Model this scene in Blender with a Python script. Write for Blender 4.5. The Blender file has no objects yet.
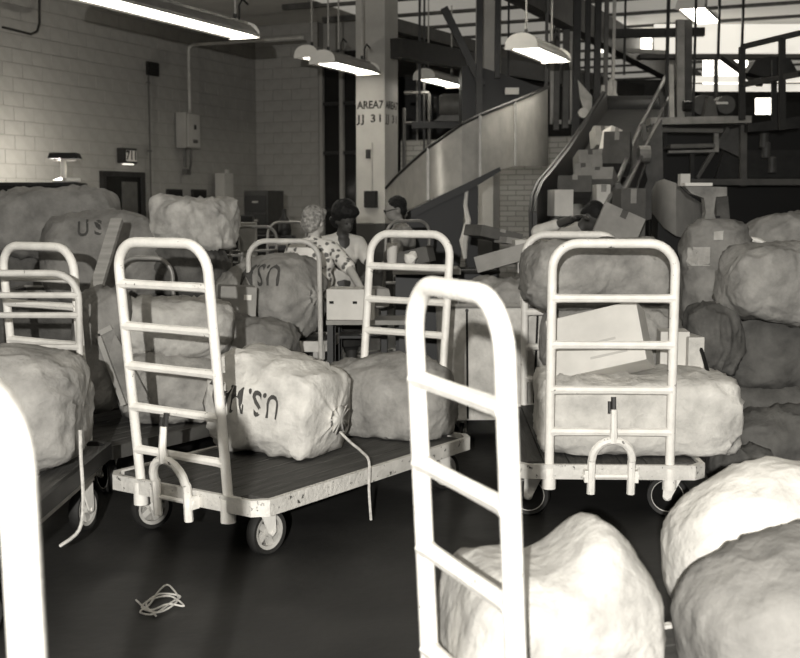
import bpy, bmesh, math, random
from mathutils import Vector, Matrix, noise
random.seed(7)
C = bpy.context.scene.collection
SC = bpy.context.scene
R = math.radians
# ------------------------------------------------------------------ camera
F = 1150.0                      # focal length in pixels of the 800x658 frame
CAMZ = 1.6
TILT = math.atan(122.0 / F)
cam_d = bpy.data.cameras.new('camera'); cam = bpy.data.objects.new('camera', cam_d); C.objects.link(cam)
cam.location = (0, 0, CAMZ); cam.rotation_euler = (R(90) - TILT, 0, 0)
cam_d.sensor_width = 36; cam_d.lens = F / 800 * 36; cam_d.clip_start = 0.02; cam_d.clip_end = 200
cam_d.dof.use_dof = True; cam_d.dof.focus_distance = 6.0; cam_d.dof.aperture_fstop = 4.0
SC.camera = cam
# ------------------------------------------------------------------ world, light, exposure
W = bpy.data.worlds.new('world'); SC.world = W; W.use_nodes = True
bg = W.node_tree.nodes['Background']
bg.inputs[0].default_value = (1.0, .97, .92, 1); bg.inputs[1].default_value = 0.12
fl = bpy.data.lights.new('photographers_flash', 'POINT'); fl.energy = 2700; fl.color = (1, .98, .94); fl.shadow_soft_size = .022
flo = bpy.data.objects.new('photographers_flash', fl); C.objects.link(flo); flo.location = (-.30, -1.5, 1.96)
vs = SC.view_settings
vs.view_transform = 'Standard'; vs.look = 'None'; vs.gamma = 1; vs.use_curve_mapping = False; vs.exposure = 0.0

ct, st = math.cos(TILT), math.sin(TILT)
def at(px, py, Y):
    a = (px - 400) / F; b = (329 - py) / F
    d = Vector((a, ct + b * st, -st + b * ct))
    return Vector((0, 0, CAMZ)) + d * (Y / d.y)
def at_h(px, py, h):
    a = (px - 400) / F; b = (329 - py) / F
    d = Vector((a, ct + b * st, -st + b * ct))
    return Vector((0, 0, CAMZ)) + d * ((h - CAMZ) / d.z)
def proj(p):
    q = Vector(p) - Vector((0, 0, CAMZ)); z = q.y * ct - q.z * st; u = q.y * st + q.z * ct
    return 400 + F * q.x / z, 329 - F * u / z, z
def mpp(Y): return Y / F        # metres per pixel at depth Y

# ------------------------------------------------------------------ materials
def lin(v):
    v /= 255.0
    return v / 12.92 if v <= .04045 else ((v + .055) / 1.055) ** 2.4
def tone(v):
    l = lin(v); return (l, l * .966, l * .892, 1)
MATS = {}
def mat(name, v, rough=.8, v2=None, scale=6, bump=0, bscale=30, metal=0, spec=.3, chips=None, detail=5, stretch=None, emit=None):
    if name in MATS: return MATS[name]
    m = bpy.data.materials.new(name); m.use_nodes = True; nt = m.node_tree; N = nt.nodes; Lk = nt.links
    b = N['Principled BSDF']; b.inputs['Roughness'].default_value = rough; b.inputs['Metallic'].default_value = metal
    b.inputs['Specular IOR Level'].default_value = spec
    b.inputs['Base Color'].default_value = tone(v)
    tc = N.new('ShaderNodeTexCoord'); src = tc.outputs['Object']
    if stretch:
        mp = N.new('ShaderNodeMapping'); mp.inputs['Scale'].default_value = stretch; Lk.new(src, mp.inputs[0]); src = mp.outputs[0]
    if v2 is not None:
        n = N.new('ShaderNodeTexNoise'); n.inputs['Scale'].default_value = scale; n.inputs['Detail'].default_value = detail; n.inputs['Roughness'].default_value = .6
        Lk.new(src, n.inputs['Vector'])
        cr = N.new('ShaderNodeValToRGB'); cr.color_ramp.elements[0].position = .32; cr.color_ramp.elements[1].position = .68
        cr.color_ramp.elements[0].color = tone(v2); cr.color_ramp.elements[1].color = tone(v)
        Lk.new(n.outputs['Fac'], cr.inputs[0]); out = cr.outputs[0]
        if chips is not None:
            n2 = N.new('ShaderNodeTexNoise'); n2.inputs['Scale'].default_value = 26; n2.inputs['Detail'].default_value = 8; n2.inputs['Roughness'].default_value = .7
            Lk.new(tc.outputs['Object'], n2.inputs['Vector'])
            c2 = N.new('ShaderNodeValToRGB'); cth = .60 if name == 'paint_worn' else .65
            c2.color_ramp.elements[0].position = cth; c2.color_ramp.elements[1].position = cth + .02
            c2.color_ramp.elements[0].color = (0, 0, 0, 1); c2.color_ramp.elements[1].color = (1, 1, 1, 1)
            Lk.new(n2.outputs['Fac'], c2.inputs[0])
            mx = N.new('ShaderNodeMix'); mx.data_type = 'RGBA'; mx.inputs['B'].default_value = tone(chips)
            Lk.new(c2.outputs[0], mx.inputs['Factor']); Lk.new(out, mx.inputs['A']); out = mx.outputs['Result']
        Lk.new(out, b.inputs['Base Color'])
    if bump:
        n3 = N.new('ShaderNodeTexNoise'); n3.inputs['Scale'].default_value = bscale; n3.inputs['Detail'].default_value = 6
        Lk.new(src, n3.inputs['Vector'])
        bp = N.new('ShaderNodeBump'); bp.inputs['Strength'].default_value = bump; bp.inputs['Distance'].default_value = .02
        Lk.new(n3.outputs['Fac'], bp.inputs['Height']); Lk.new(bp.outputs[0], b.inputs['Normal'])
    if emit:
        b.inputs['Emission Color'].default_value = (1, .95, .84, 1); b.inputs['Emission Strength'].default_value = emit
    MATS[name] = m
    return m
mat('paint', 226, .45, 206, 9, .15, 60, chips=70)
mat('paint_worn', 206, .5, 176, 7, .3, 50, chips=62)
mat('paint_far', 190, .5, 160, 9, 0, chips=60)
mat('steel_dull', 150, .45, 120, 7, metal=.3)
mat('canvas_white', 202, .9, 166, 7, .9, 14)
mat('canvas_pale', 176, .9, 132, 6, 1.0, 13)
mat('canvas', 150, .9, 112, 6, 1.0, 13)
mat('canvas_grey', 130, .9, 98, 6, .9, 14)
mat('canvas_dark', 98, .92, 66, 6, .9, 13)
mat('carton', 146, .85, 124, 5)
mat('carton_pale', 200, .8, 182, 4)
mat('carton_dark', 92, .85, 74, 5)
mat('deck_wood', 78, .7, 50, 5, .3, 12, stretch=(9, 1, 9))
mat('rubber', 40, .7, 30, 12)
mat('ink', 56, .9, 74, 30)
mat('ink_dark', 30, .9)
mat('dark_metal', 46, .5, 34, 8)
mat('black_metal', 22, .5, 20, 8)
mat('mid_metal', 88, .5, 70, 6)
mat('pale_metal', 178, .5, 150, 6)
mat('chute_steel', 182, .36, 160, 5, metal=.35, spec=.5)
mat('block_paint', 150, .75, 138, 4, .2, 40)
mat('joint', 130, .9)
mat('pillar_paint', 172, .7, 160, 3, .1, 30)
mat('pillar_band', 62, .7, 52, 3)
mat('floor_concrete', 40, .6, 26, 2.2, .15, 14, spec=.35)
mat('ceiling_paint', 214, .85, 200, 2)
mat('white_paint', 226, .6, 208, 3)
mat('rope', 196, .9, 150, 40)
mat('paper', 214, .8)
mat('glass_dark', 22, .15, spec=.5)
mat('lamp_glow', 235, .6, emit=19)
mat('daylight', 235, .6, emit=4.0)
mat('ceiling_glow', 200, .6, emit=.24)  # glow for the added ceiling panels, in place of light reaching the ceiling
mat('sign_glow', 220, .6, emit=1.2)
mat('print_ink', 168, .8)
mat('duct_glow', 200, .6, emit=.75)  # white duct paint with daylight put in as emission
mat('plank_wood', 150, .7, 124, 4, stretch=(1, 1, 8))
mat('skin_pale', 176, .6); mat('skin_mid', 132, .6); mat('skin_dark', 62, .5)
mat('hair_grey', 176, .8, 96, 45, .9, 60); mat('hair_dark', 24, .7, 16, 40, .6, 60)
mat('shirt_white', 206, .85, 186, 8, .4, 14); mat('shirt_dark', 44, .85); mat('trousers', 50, .9); mat('skirt', 46, .9)
def floral():
    m = bpy.data.materials.new('floral_cloth'); m.use_nodes = True; N = m.node_tree.nodes; Lk = m.node_tree.links; b = N['Principled BSDF']
    b.inputs['Roughness'].default_value = .9
    tc = N.new('ShaderNodeTexCoord')
    nz = N.new('ShaderNodeTexNoise'); nz.inputs['Scale'].default_value = 40; Lk.new(tc.outputs['Object'], nz.inputs['Vector'])
    mv = N.new('ShaderNodeMix'); mv.data_type = 'VECTOR'; mv.inputs['Factor'].default_value = .025
    Lk.new(tc.outputs['Object'], mv.inputs['A']); Lk.new(nz.outputs['Color'], mv.inputs['B'])
    v = N.new('ShaderNodeTexVoronoi'); v.inputs['Scale'].default_value = 21; v.inputs['Randomness'].default_value = .75
    Lk.new(mv.outputs['Result'], v.inputs['Vector'])
    cr = N.new('ShaderNodeValToRGB'); e = cr.color_ramp.elements
    e[0].position = .30; e[0].color = tone(96); e[1].position = .42; e[1].color = tone(214)
    Lk.new(v.outputs['Distance'], cr.inputs[0]); Lk.new(cr.outputs[0], b.inputs['Base Color'])
    MATS['floral'] = m
floral()
def brickmat():
    m = bpy.data.materials.new('far_brick'); m.use_nodes = True; N = m.node_tree.nodes; Lk = m.node_tree.links; b = N['Principled BSDF']
    tc = N.new('ShaderNodeTexCoord'); mp = N.new('ShaderNodeMapping'); mp.inputs['Rotation'].default_value = (R(90), 0, 0)
    Lk.new(tc.outputs['Object'], mp.inputs[0])
    t = N.new('ShaderNodeTexBrick'); t.inputs['Scale'].default_value = 1; t.inputs['Brick Width'].default_value = .3; t.inputs['Row Height'].default_value = .09
    t.inputs['Mortar Size'].default_value = .008; t.inputs['Color1'].default_value = tone(150); t.inputs['Color2'].default_value = tone(138); t.inputs['Mortar'].default_value = tone(104)
    Lk.new(mp.outputs[0], t.inputs['Vector']); Lk.new(t.outputs[0], b.inputs['Base Color']); b.inputs['Roughness'].default_value = .85
    MATS['far_brick'] = m
brickmat()
def M(n): return MATS[n]

# ------------------------------------------------------------------ mesh helpers
class MB:
    def __init__(s): s.v = []; s.f = []
    def add(s, vs, fs):
        o = len(s.v); s.v += [Vector(v) for v in vs]; s.f += [tuple(i + o for i in f) for f in fs]; return s
    def hexa(s, p):     # 8 points: bottom 4 then top 4, counter-clockwise
        return s.add(p, [(3, 2, 1, 0), (4, 5, 6, 7), (0, 1, 5, 4), (1, 2, 6, 5), (2, 3, 7, 6), (3, 0, 4, 7)])
    def box(s, c, size, rot=None):
        c = Vector(c); h = [x / 2 for x in size]
        p = [Vector((x * h[0], y * h[1], z * h[2])) for z in (-1, 1) for x, y in ((-1, -1), (1, -1), (1, 1), (-1, 1))]
        if rot is not None: p = [rot @ q for q in p]
        return s.hexa([c + q for q in p])
    def bbox(s, c, size, r=.01, rot=None):          # box with chamfered edges
        c = Vector(c); h = [x / 2 for x in size]; bm = bmesh.new()
        bmesh.ops.create_cube(bm, size=1)
        for v in bm.verts: v.co = Vector((v.co.x * size[0], v.co.y * size[1], v.co.z * size[2]))
        bmesh.ops.bevel(bm, geom=bm.edges[:], offset=r, segments=2, affect='EDGES', profile=.6)
        bm.verts.index_update()
        vs = [(rot @ v.co if rot is not None else v.co) + c for v in bm.verts]; fs = [[v.index for v in f.verts] for f in bm.faces]
        bm.free(); return s.add(vs, fs)
    def bar(s, a, b, w, h=None, up=(0, 0, 1)):      # rectangular bar from a to b
        a, b = Vector(a), Vector(b); h = h or w; d = (b - a); L = d.length; d.normalize(); upv = Vector(up)
        if abs(d.dot(upv)) > .98: upv = Vector((0, 1, 0))
        x = d.cross(upv).normalized(); z = x.cross(d)
        p = []
        for q in (a, b):
            for sx, sz in ((-1, -1), (1, -1), (1, 1), (-1, 1)): p.append(q + x * (sx * w / 2) + z * (sz * h / 2))
        return s.add(p, [(3, 2, 1, 0), (4, 5, 6, 7), (0, 1, 5, 4), (1, 2, 6, 5), (2, 3, 7, 6), (3, 0, 4, 7)])
    def tube(s, path, r, n=10, cap=True):
        path = [Vector(p) for p in path]; k = len(path); rs = r if isinstance(r, (list, tuple)) else [r] * k
        T = [(path[min(i + 1, k - 1)] - path[max(i - 1, 0)]).normalized() for i in range(k)]
        ref = Vector((0, 0, 1)) if abs(T[0].z) < .9 else Vector((0, 1, 0))
        x = T[0].cross(ref).normalized(); vs = []; fs = []
        for i in range(k):
            x = (x - T[i] * x.dot(T[i])).normalized(); y = T[i].cross(x)
            for j in range(n):
                a = 2 * math.pi * j / n; vs.append(path[i] + (x * math.cos(a) + y * math.sin(a)) * rs[i])
        for i in range(k - 1):
            for j in range(n):
                fs.append((i * n + j, i * n + (j + 1) % n, (i + 1) * n + (j + 1) % n, (i + 1) * n + j))
        if cap: fs.append(tuple(reversed(range(n)))); fs.append(tuple((k - 1) * n + j for j in range(n)))
        return s.add(vs, fs)
    def lathe(s, prof, c=(0, 0, 0), axis='z', n=20, rot=None):   # prof: (radius, height)
        vs = []; fs = []; k = len(prof)
        for r, h in prof:
            for j in range(n):
                a = 2 * math.pi * j / n; p = Vector((r * math.cos(a), r * math.sin(a), h))
                if axis == 'x': p = Vector((p.z, p.x, p.y))
                elif axis == 'y': p = Vector((p.y, p.z, p.x))
                vs.append((rot @ p if rot is not None else p) + Vector(c))
        for i in range(k - 1):
            for j in range(n): fs.append((i * n + j, i * n + (j + 1) % n, (i + 1) * n + (j + 1) % n, (i + 1) * n + j))
        if prof[0][0] > 1e-6: fs.append(tuple(reversed(range(n))))
        if prof[-1][0] > 1e-6: fs.append(tuple((k - 1) * n + j for j in range(n)))
        return s.add(vs, fs)
    def prism(s, front, off):                       # polygon given as points, pushed back along off
        k = len(front); front = [Vector(p) for p in front]; off = Vector(off)
        return s.add(front + [p + off for p in front], [tuple(range(k)), tuple(reversed(range(k, 2 * k)))] + [(j, j + k, (j + 1) % k + k, (j + 1) % k) for j in range(k)])
    def mesh(s, name, m=None, origin=(0, 0, 0), smooth=False):
        o = Vector(origin); me = bpy.data.meshes.new(name); me.from_pydata([v - o for v in s.v], [], s.f)
        bm = bmesh.new(); bm.from_mesh(me); bmesh.ops.recalc_face_normals(bm, faces=bm.faces); bm.to_mesh(me); bm.free()
        if m: me.materials.append(M(m) if isinstance(m, str) else m)
        if smooth:
            for p in me.polygons: p.use_smooth = True
            try: me.set_sharp_from_angle(angle=R(40))
            except Exception: pass
        return me
    def build(s, name, m, parent=None, origin=(0, 0, 0), smooth=False, loc=None):
        o = bpy.data.objects.new(name, s.mesh(name, m, origin, smooth)); C.objects.link(o)
        if parent is not None: o.parent = parent
        if loc is not None: o.location = loc
        elif parent is None: o.location = origin
        return o
def link(name, me, parent=None, loc=(0, 0, 0), rot=None):
    o = bpy.data.objects.new(name, me); C.objects.link(o); o.location = loc
    if rot: o.rotation_euler = rot
    if parent is not None: o.parent = parent
    return o
def tag(o, label, cat, group=None, kind=None):
    o['label'] = label; o['category'] = cat
    if group: o['group'] = group
    if kind: o['kind'] = kind
    return o
def thing(name, label, cat, loc=(0, 0, 0), rz=0, group=None):
    o = bpy.data.objects.new(name, None); C.objects.link(o); o.location = loc; o.rotation_euler = (0, 0, rz); o.empty_display_size = .1
    return tag(o, label, cat, group)
def struct(o):
    o['kind'] = 'structure'; return o
def copy_tree(o, parent=None):
    c = o.copy(); C.objects.link(c); c.parent = parent
    for ch in o.children: copy_tree(ch, c)
    return c
def text_mb(s, size, align='CENTER', bold=0, space=1.0):
    cu = bpy.data.curves.new('t', 'FONT'); cu.body = s; cu.size = size; cu.align_x = align; cu.align_y = 'CENTER'; cu.resolution_u = 3; cu.space_character = space; cu.offset = bold
    o = bpy.data.objects.new('t', cu); C.objects.link(o)
    me = bpy.data.meshes.new_from_object(o.evaluated_get(bpy.context.evaluated_depsgraph_get()))
    vs = [v.co.copy() for v in me.vertices]; fs = [tuple(p.vertices) for p in me.polygons]
    bpy.data.objects.remove(o); bpy.data.curves.remove(cu); bpy.data.meshes.remove(me)
    return vs, fs
def rect(px0, px1, py0, py1, Y):   # four corners of a picture rectangle stood up at depth Y, clockwise from top left
    return at(px0, py0, Y), at(px1, py0, Y), at(px1, py1, Y), at(px0, py1, Y)

# ------------------------------------------------------------------ building axes
TH = R(24); U = Vector((math.sin(TH), math.cos(TH), 0)); V = Vector((math.cos(TH), -math.sin(TH), 0)); Z = Vector((0, 0, 1))
ROTB = -TH                      # rotation about z that turns +y into U and +x into V
WALL0 = Vector((-5.36, 16.4, 0)); S_C = 6.42
CORNER = WALL0 + U * S_C
CEIL = 5.0
# floor
MB().box((3, 18, -.1), (44, 60, .2)).build('floor', 'floor_concrete')
struct(bpy.data.objects['floor'])
# left block wall: a backing and blocks proud of recessed joints
def block_wall(name, o, d, nrm, s0, s1, z1, first_names=300, px_lim=(-40, 420)):
    b = MB(); th = .22
    a0 = o + d * s0; a1 = o + d * s1; bk = -nrm * th; fr = -nrm * .004
    b.hexa([a0 + fr, a1 + fr, a1 + bk, a0 + bk] + [q + Z * z1 for q in (a0 + fr, a1 + fr, a1 + bk, a0 + bk)])
    w = b.build(name, 'joint'); struct(w)
    L, H, g = .40, .20, .010
    bl = MB(); rot = Matrix((d, nrm, Z)).transposed()
    def one(len_):
        q = MB(); q.bbox((0, 0, 0), (len_ - g, .03, H - g), .004, rot); return q.mesh('block', 'block_paint')
    full = one(L); cache = {}
    pos = []
    for r in range(int(z1 / H)):
        x = s0 - (L / 2 if r % 2 else 0)
        while x < s1 - .01:
            a, e = max(x, s0), min(x + L, s1)
            if e - a > .03: pos.append((o + d * ((a + e) / 2) + Z * (H * (r + .5)) - nrm * .012, round(e - a, 3)))
            x += L
    vis = []; rest = []
    for p, l in pos:
        x, y, z = proj(p)
        (vis if -20 < x < 820 and -15 < y < 245 else rest).append((p, l, z))
    vis.sort(key=lambda t: t[2]); rest += vis[first_names:]; vis = vis[:first_names]
    for p, l, z in vis:
        if l not in cache: cache[l] = full if abs(l - L) < .002 else one(l)
        link('block', cache[l], w, p)
    if rest:
        q = MB()
        for p, l, z in rest: q.box(p, (l - g, .03, H - g), rot)
        s = q.build('block_courses', 'block_paint', w); s['kind'] = 'stuff'
    return w
block_wall('wall_left', WALL0, U, V, -4.5, S_C + .04, 5.0)
block_wall('wall_back', CORNER, V, -U, -.02, 1.35, 5.0)
WB = lambda t, z=0: CORNER + V * t + Z * z      # a point on the back wall line
def oriented(c, size): return c, size, Matrix((V, U, Z)).transposed()
def vbox(b, c, size):                            # box along building axes: size = (along V, along U, z)
    return b.box(c, size, Matrix((V, U, Z)).transposed())
# back wall goes on to the right of the tall windows: thin brick, too far to tell the bricks apart
b = MB(); vbox(b, WB(4.9, 1.4) + U * .15, (3.8, .2, 2.8)); o = struct(b.build('wall_brick', 'far_brick', origin=WB(4.9)))
o.data.transform(Matrix.Rotation(TH, 4, 'Z')); o.rotation_euler = (0, 0, -TH)
b = MB(); vbox(b, WB(1.8, 4.7) + U * .3, (1.0, .2, .6)); struct(b.build('wall_lintel', 'block_paint', origin=WB(1.8)))
# far hall behind the machinery
b = MB(); b.box((7, 31, 2.5), (24, .2, 5.0)); struct(b.build('wall_far', 'dark_metal', origin=(7, 31, 0)))
# ceiling with joists and girders
b = MB(); b.box((3, 18, CEIL + .1), (40, 40, .2)); ce = struct(b.build('ceiling', 'ceiling_paint', origin=(3, 18, CEIL)))
jm = MB(); jm.box((0, 0, 0), (17, .10, .09), Matrix((V, U, Z)).transposed()); jme = jm.mesh('joist', 'mid_metal')
for k in range(11): link('joist', jme, ce, (Vector((1, 17, CEIL - .045)) + V * 4.6 + U * (k * 1.45)) - Vector((3, 18, CEIL)))
gm = MB(); gm.box((0, 0, 0), (.22, 26, .5), Matrix((V, U, Z)).transposed()); gme = gm.mesh('girder', 'mid_metal')
for k in (3.2, 7.4): link('girder', gme, ce, (Vector((0, 20, CEIL - .45)) + V * k) - Vector((3, 18, CEIL)))
for k in range(11):   # glowing panels added between the joists to brighten the dark ceiling
    q = MB(); q.box((0, 0, 0), (12.0, 1.25, .04), Matrix((V, U, Z)).transposed())
    struct(q.build('window_%d' % (k + 10), 'ceiling_glow', loc=Vector((1, 17, CEIL - .03)) + U * (k * 1.45 + .72) + V * 2.9))
# tall windows / door beside the pillar
w = MB(); vbox(w, WB(2.05, 2.3) + U * .08, (1.3, .1, 4.3)); wo = struct(w.build('window_1', 'glass_dark', origin=WB(2.05)))
for t in (1.42, 1.84, 2.26, 2.62):
    q = MB(); vbox(q, WB(t, 2.3) - WB(2.05), (.07, .1, 4.3)); q.build('mullion', 'block_paint', wo)
for z in (1.55, 2.6, 3.5, 4.3):
    q = MB(); vbox(q, WB(2.05, z) - WB(2.05), (1.3, .07, .06)); q.build('glazing_bar', 'dark_metal', wo)
# door in the left wall
WL = lambda s, z=0: WALL0 + U * s + Z * z
def on_wall(px, py): # point of the left wall seen at a pixel
    a = (px - 400) / F; s = (a * WALL0.y - WALL0.x) / (U.x - a * U.y); Y = WALL0.y + U.y * s
    return at(px, py, Y), s
p0, s0 = on_wall(102, 176); p1, s1 = on_wall(143, 176)
dr = MB(); sm = (s0 + s1) / 2; wd = s1 - s0
dr.box(WL(sm, 1.05) + V * .02, (.05, wd - .12, 2.1), Matrix((V, U, Z)).transposed()); do = struct(dr.build('door_1', 'glass_dark', origin=WL(sm)))
q = MB()
for t in (-.5, .5): q.box(U * (t * (wd - .06)) + Z * 1.06 + V * .035, (.09, .08, 2.12), Matrix((V, U, Z)).transposed())
q.box(Z * 2.12 + V * .035, (.09, wd + .02, .08), Matrix((V, U, Z)).transposed()); q.build('door_frame', 'dark_metal', do)
q = MB(); q.box(U * (.14 * wd) + Z * 1.05 + V * .05, (.03, .36 * wd, 1.9), Matrix((V, U, Z)).transposed()); q.build('door_leaf', 'mid_metal', do)
RB = Matrix((V, U, Z)).transposed()
# ------------------------------------------------------------------ pillar with stencilled writing
PW = .5
pc = at(385, 207, 18.0); pc.z = 0                   # near edge between the two visible faces
pcen = pc - V * (PW / 2) + U * (PW / 2)
pil = thing('pillar', 'square pale painted pillar stencilled with area lettering, dark painted base', 'pillar', pcen, ROTB)
b = MB(); b.bbox((0, 0, 3.17), (PW, PW, 3.66), .012); b.build('shaft', 'pillar_paint', pil)
b = MB(); b.bbox((0, 0, .67), (PW + .004, PW + .004, 1.34), .012); b.build('painted_base', 'pillar_band', pil)
def stencil(rows, face, size, zs):
    b = MB()
    for s, z in zip(rows, zs):
        vs, fs = text_mb(s, size, bold=.0045, space=1.0 if 'A' in s else 1.25); kx = (.46 if 'A' in s else .42) / (max(v.x for v in vs) - min(v.x for v in vs))
        if face == 'front': vs = [Vector((v.x * kx, -PW / 2 - .003, z + v.y)) for v in vs]
        else: vs = [Vector((PW / 2 + .003, v.x * kx, z + v.y)) for v in vs]
        b.add(vs, fs)
    b.build('lettering', 'ink_dark', pil)
stencil(('AREA7', 'JJ 31'), 'front', .165, (3.17, 2.96)); stencil(('AREA7', 'JJ 31'), 'side', .165, (3.17, 2.96))
b = MB(); b.bbox((.03, -PW / 2 - .05, 1.72), (.2, .1, .26), .01); sb = b.build('switch_box', 'black_metal', pil)
b = MB(); b.tube([(.03, -PW / 2 - .02, 1.85), (.03, -PW / 2 - .02, 2.6)], .014, 6); b.build('conduit', 'pillar_paint', pil)
b = MB(); b.bbox((-.02, -PW / 2 - .03, 2.42), (.07, .06, .14), .008); b.build('outlet', 'dark_metal', pil)
# second, farther pillar half hidden by the chute
pc2 = at(487, 207, 17.4); pc2.z = 0
p2 = thing('pillar', 'pale square pillar with dark base behind the steel chute', 'pillar', pc2, ROTB)
b = MB(); b.bbox((0, 0, 3.1), (.3, .3, 3.8), .01); b.build('shaft', 'pillar_paint', p2)
b = MB(); b.bbox((0, 0, .6), (.304, .304, 1.2), .01); b.build('painted_base', 'pillar_band', p2)
# ------------------------------------------------------------------ things fixed to the left wall
def wthing(name, label, cat, px, py):
    p, s = on_wall(px, py); return thing(name, label, cat, p, ROTB), s   # local x = out of the wall, y = along it
def wbox(o, name, m, x, y, z, sx, sy, sz, r=.008):
    b = MB(); b.bbox((x, y, z), (sx, sy, sz), r); return b.build(name, m, o)
t, s = wthing('vent_grille', 'small dark louvred vent high on the block wall', 'vent', 151, 69)
wbox(t, 'vent_frame', 'black_metal', .03, 0, 0, .05, .30, .22)
for k in range(6): wbox(t, 'louvre', 'dark_metal', .065, 0, -.08 + k * .032, .02, .26, .01, .003)
t, s = wthing('number_sign', 'small lit box sign with a three figure number above the door', 'sign', 124, 156)
wbox(t, 'sign_housing', 'dark_metal', .06, 0, 0, .12, .36, .24)
fp = wbox(t, 'sign_face', 'paper', .123, .03, 0, .008, .26, .17, .002)
vs_, fs_ = text_mb('711', .19, bold=.006); b = MB(); b.add([Vector((.129, v.x + .03, v.y)) for v in vs_], fs_); b.build('numerals', 'ink_dark', t)
wbox(t, 'lamp_strip', 'sign_glow', .06, .02, -.13, .08, .2, .02, .004)
t, s = wthing('fuse_box', 'grey wall mounted electrical box fed by a bent conduit', 'electrical box', 183, 131)
wbox(t, 'box_body', 'block_paint', .1, 0, 0, .2, .42, .6, .012)
wbox(t, 'box_door', 'pillar_paint', .208, .02, 0, .015, .36, .55, .006)
wbox(t, 'handle', 'dark_metal', .225, .04, .06, .02, .05, .08, .005)
wbox(t, 'rating_plate', 'carton_dark', .218, .05, -.18, .005, .14, .06, .001)
b = MB(); b.tube([(.08, .1, .3), (.08, .1, 1.34), (.1, .1, 1.42), (.17, .1, 1.45), (2.3, .1, 1.45)], .028, 8); b.build('conduit', 'pale_metal', t, smooth=True)
b = MB(); b.tube([(.08, -.08, -.3), (.08, -.08, -.62)], .028, 8); b.build('conduit', 'mid_metal', t, smooth=True)
b = MB(); b.tube([(.08, .1, -.3), (.08, .1, -.55), (.08, .04, -.7)], .022, 8); b.build('conduit', 'mid_metal', t, smooth=True)
wbox(t, 'junction_cap', 'mid_metal', .08, -.03, -.7, .09, .13, .1)
t, s = wthing('conduit_pipe', 'thin vertical conduit running down the wall beside the door', 'pipe', 148, 120)
b = MB(); b.tube([(.025, 0, .75), (.025, 0, -2.4)], .016, 6); b.build('pipe', 'mid_metal', t)
for z in (.6, -.5, -1.5): wbox(t, 'clip', 'mid_metal', .02, 0, z, .04, .07, .03, .003)
for i, px in enumerate((173.5, 198)):
    t, s = wthing('wall_hatch', ('dark square wall hatch nearer the door' if i == 0 else 'dark square wall hatch beside the pale post'), 'hatch', px, 198)
    wbox(t, 'hatch_frame', 'dark_metal', .02, 0, 0, .04, .44, .3); wbox(t, 'hatch_panel', 'black_metal', .045, 0, 0, .01, .38, .24, .003)
t, s = wthing('pale_post', 'pale square post standing against the block wall', 'post', 214, 190); t.location.z = 0
wbox(t, 'shaft', 'pillar_paint', .22, 0, 1.1, .2, .3, 2.2); wbox(t, 'post_cap', 'pillar_paint', .22, .1, 2.22, .06, .06, .1, .005)
t, s = wthing('bent_pipe', 'thin dark bent pipe in the upper corner of the block wall', 'pipe', 30, 32)
b = MB(); b.tube([(.06, -.6, -.02), (.06, -.05, -.04), (.06, .08, .02), (.06, .13, .14), (.06, .15, .7)], .018, 6); b.build('pipe', 'dark_metal', t, smooth=True)
# ------------------------------------------------------------------ hanging fluorescent lamps
def lamp(px, py, Y, label, L=1.37, rods=True):
    o = thing('fluorescent_lamp', label, 'lamp', at(px, py, Y), ROTB, 'hanging fluorescent lamps')   # origin: near end, bottom centre
    w, h = .19, .17; n = 8
    sec = [(w, 0), (w, .03), (w * .72, .085), (w * .45, .13), (.05, .14), (.05, h), (-.05, h), (-.05, .14), (-w * .45, .13), (-w * .72, .085), (-w, .03), (-w, 0), (-w + .012, 0), (-.04, .11), (.04, .11), (w - .012, 0)]
    b = MB(); k = len(sec)
    vs = [(x, y, z) for y in (0, L) for x, z in sec]
    fs = [(j, (j + 1) % k, (j + 1) % k + k, j + k) for j in range(k)]
    b.add(vs, fs); b.build('reflector', 'steel_dull', o)
    for y in (0, L):
        e = MB(); arc = [(w * math.cos(math.pi * i / 10), .02 + (h - .02) * math.sin(math.pi * i / 10) ** .8) for i in range(11)] + [(-w, -.01), (w, -.01)]
        e.prism([(x, y - .006, z) for x, z in arc], (0, .012, 0)); e.build('end_cap', 'white_paint', o)
    for x in (-.06, .06):
        e = MB(); e.tube([(x, .03, .045), (x, L - .03, .045)], .019, 8); e.build('tube', 'lamp_glow', o, smooth=True)
    e = MB(); e.box((0, L / 2, .018), (w * 1.9, L - .03, .004)); e.build('diffuser', 'lamp_glow', o)
    for y in (.18, L - .18):
        e = MB(); e.tube([(0, y, h), (0, y, h + .06)], .02, 8); e.build('hook', 'dark_metal', o)
        top = CEIL - o.location.z
        e = MB(); e.tube([(0, y, h + .05), (0, y, max(top, h + .1))], .012, 6); e.build('hanger_rod', 'pale_metal', o)
    e = MB(); e.tube([(0, L - .1, h), (0, L - .1, h + .16), (0, L - .03, h + .24), (0, L + .08, h + .2)], .012, 6); e.build('cable', 'dark_metal', o, smooth=True)
    return o
lamp(322, 63, 15.2, 'white hanging fluorescent lamp in front of the stencilled pillar')
lamp(306, 57, 16.6, 'hanging fluorescent lamp just behind the one at the stencilled pillar', 1.2)
lamp(521, 48, 13.2, 'white hanging fluorescent lamp over the steel chute')
lamp(424, 79, 18.6, 'far hanging fluorescent lamp above the curved guard, right of the pillar')
lamp(70, -6, 10.2, 'long fluorescent lamp at the top left corner above the sacks', 2.85)
lamp(690, 8, 15.5, 'added fluorescent lamp at the top edge above the sorting conveyor')  # this and the next two are added to lift the ambient light
lamp(612, -40, 12.5, 'added fluorescent lamp out of view above the parcel slide')
lamp(430, -45, 12.5, 'added fluorescent lamp out of view above the steel chute')
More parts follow.
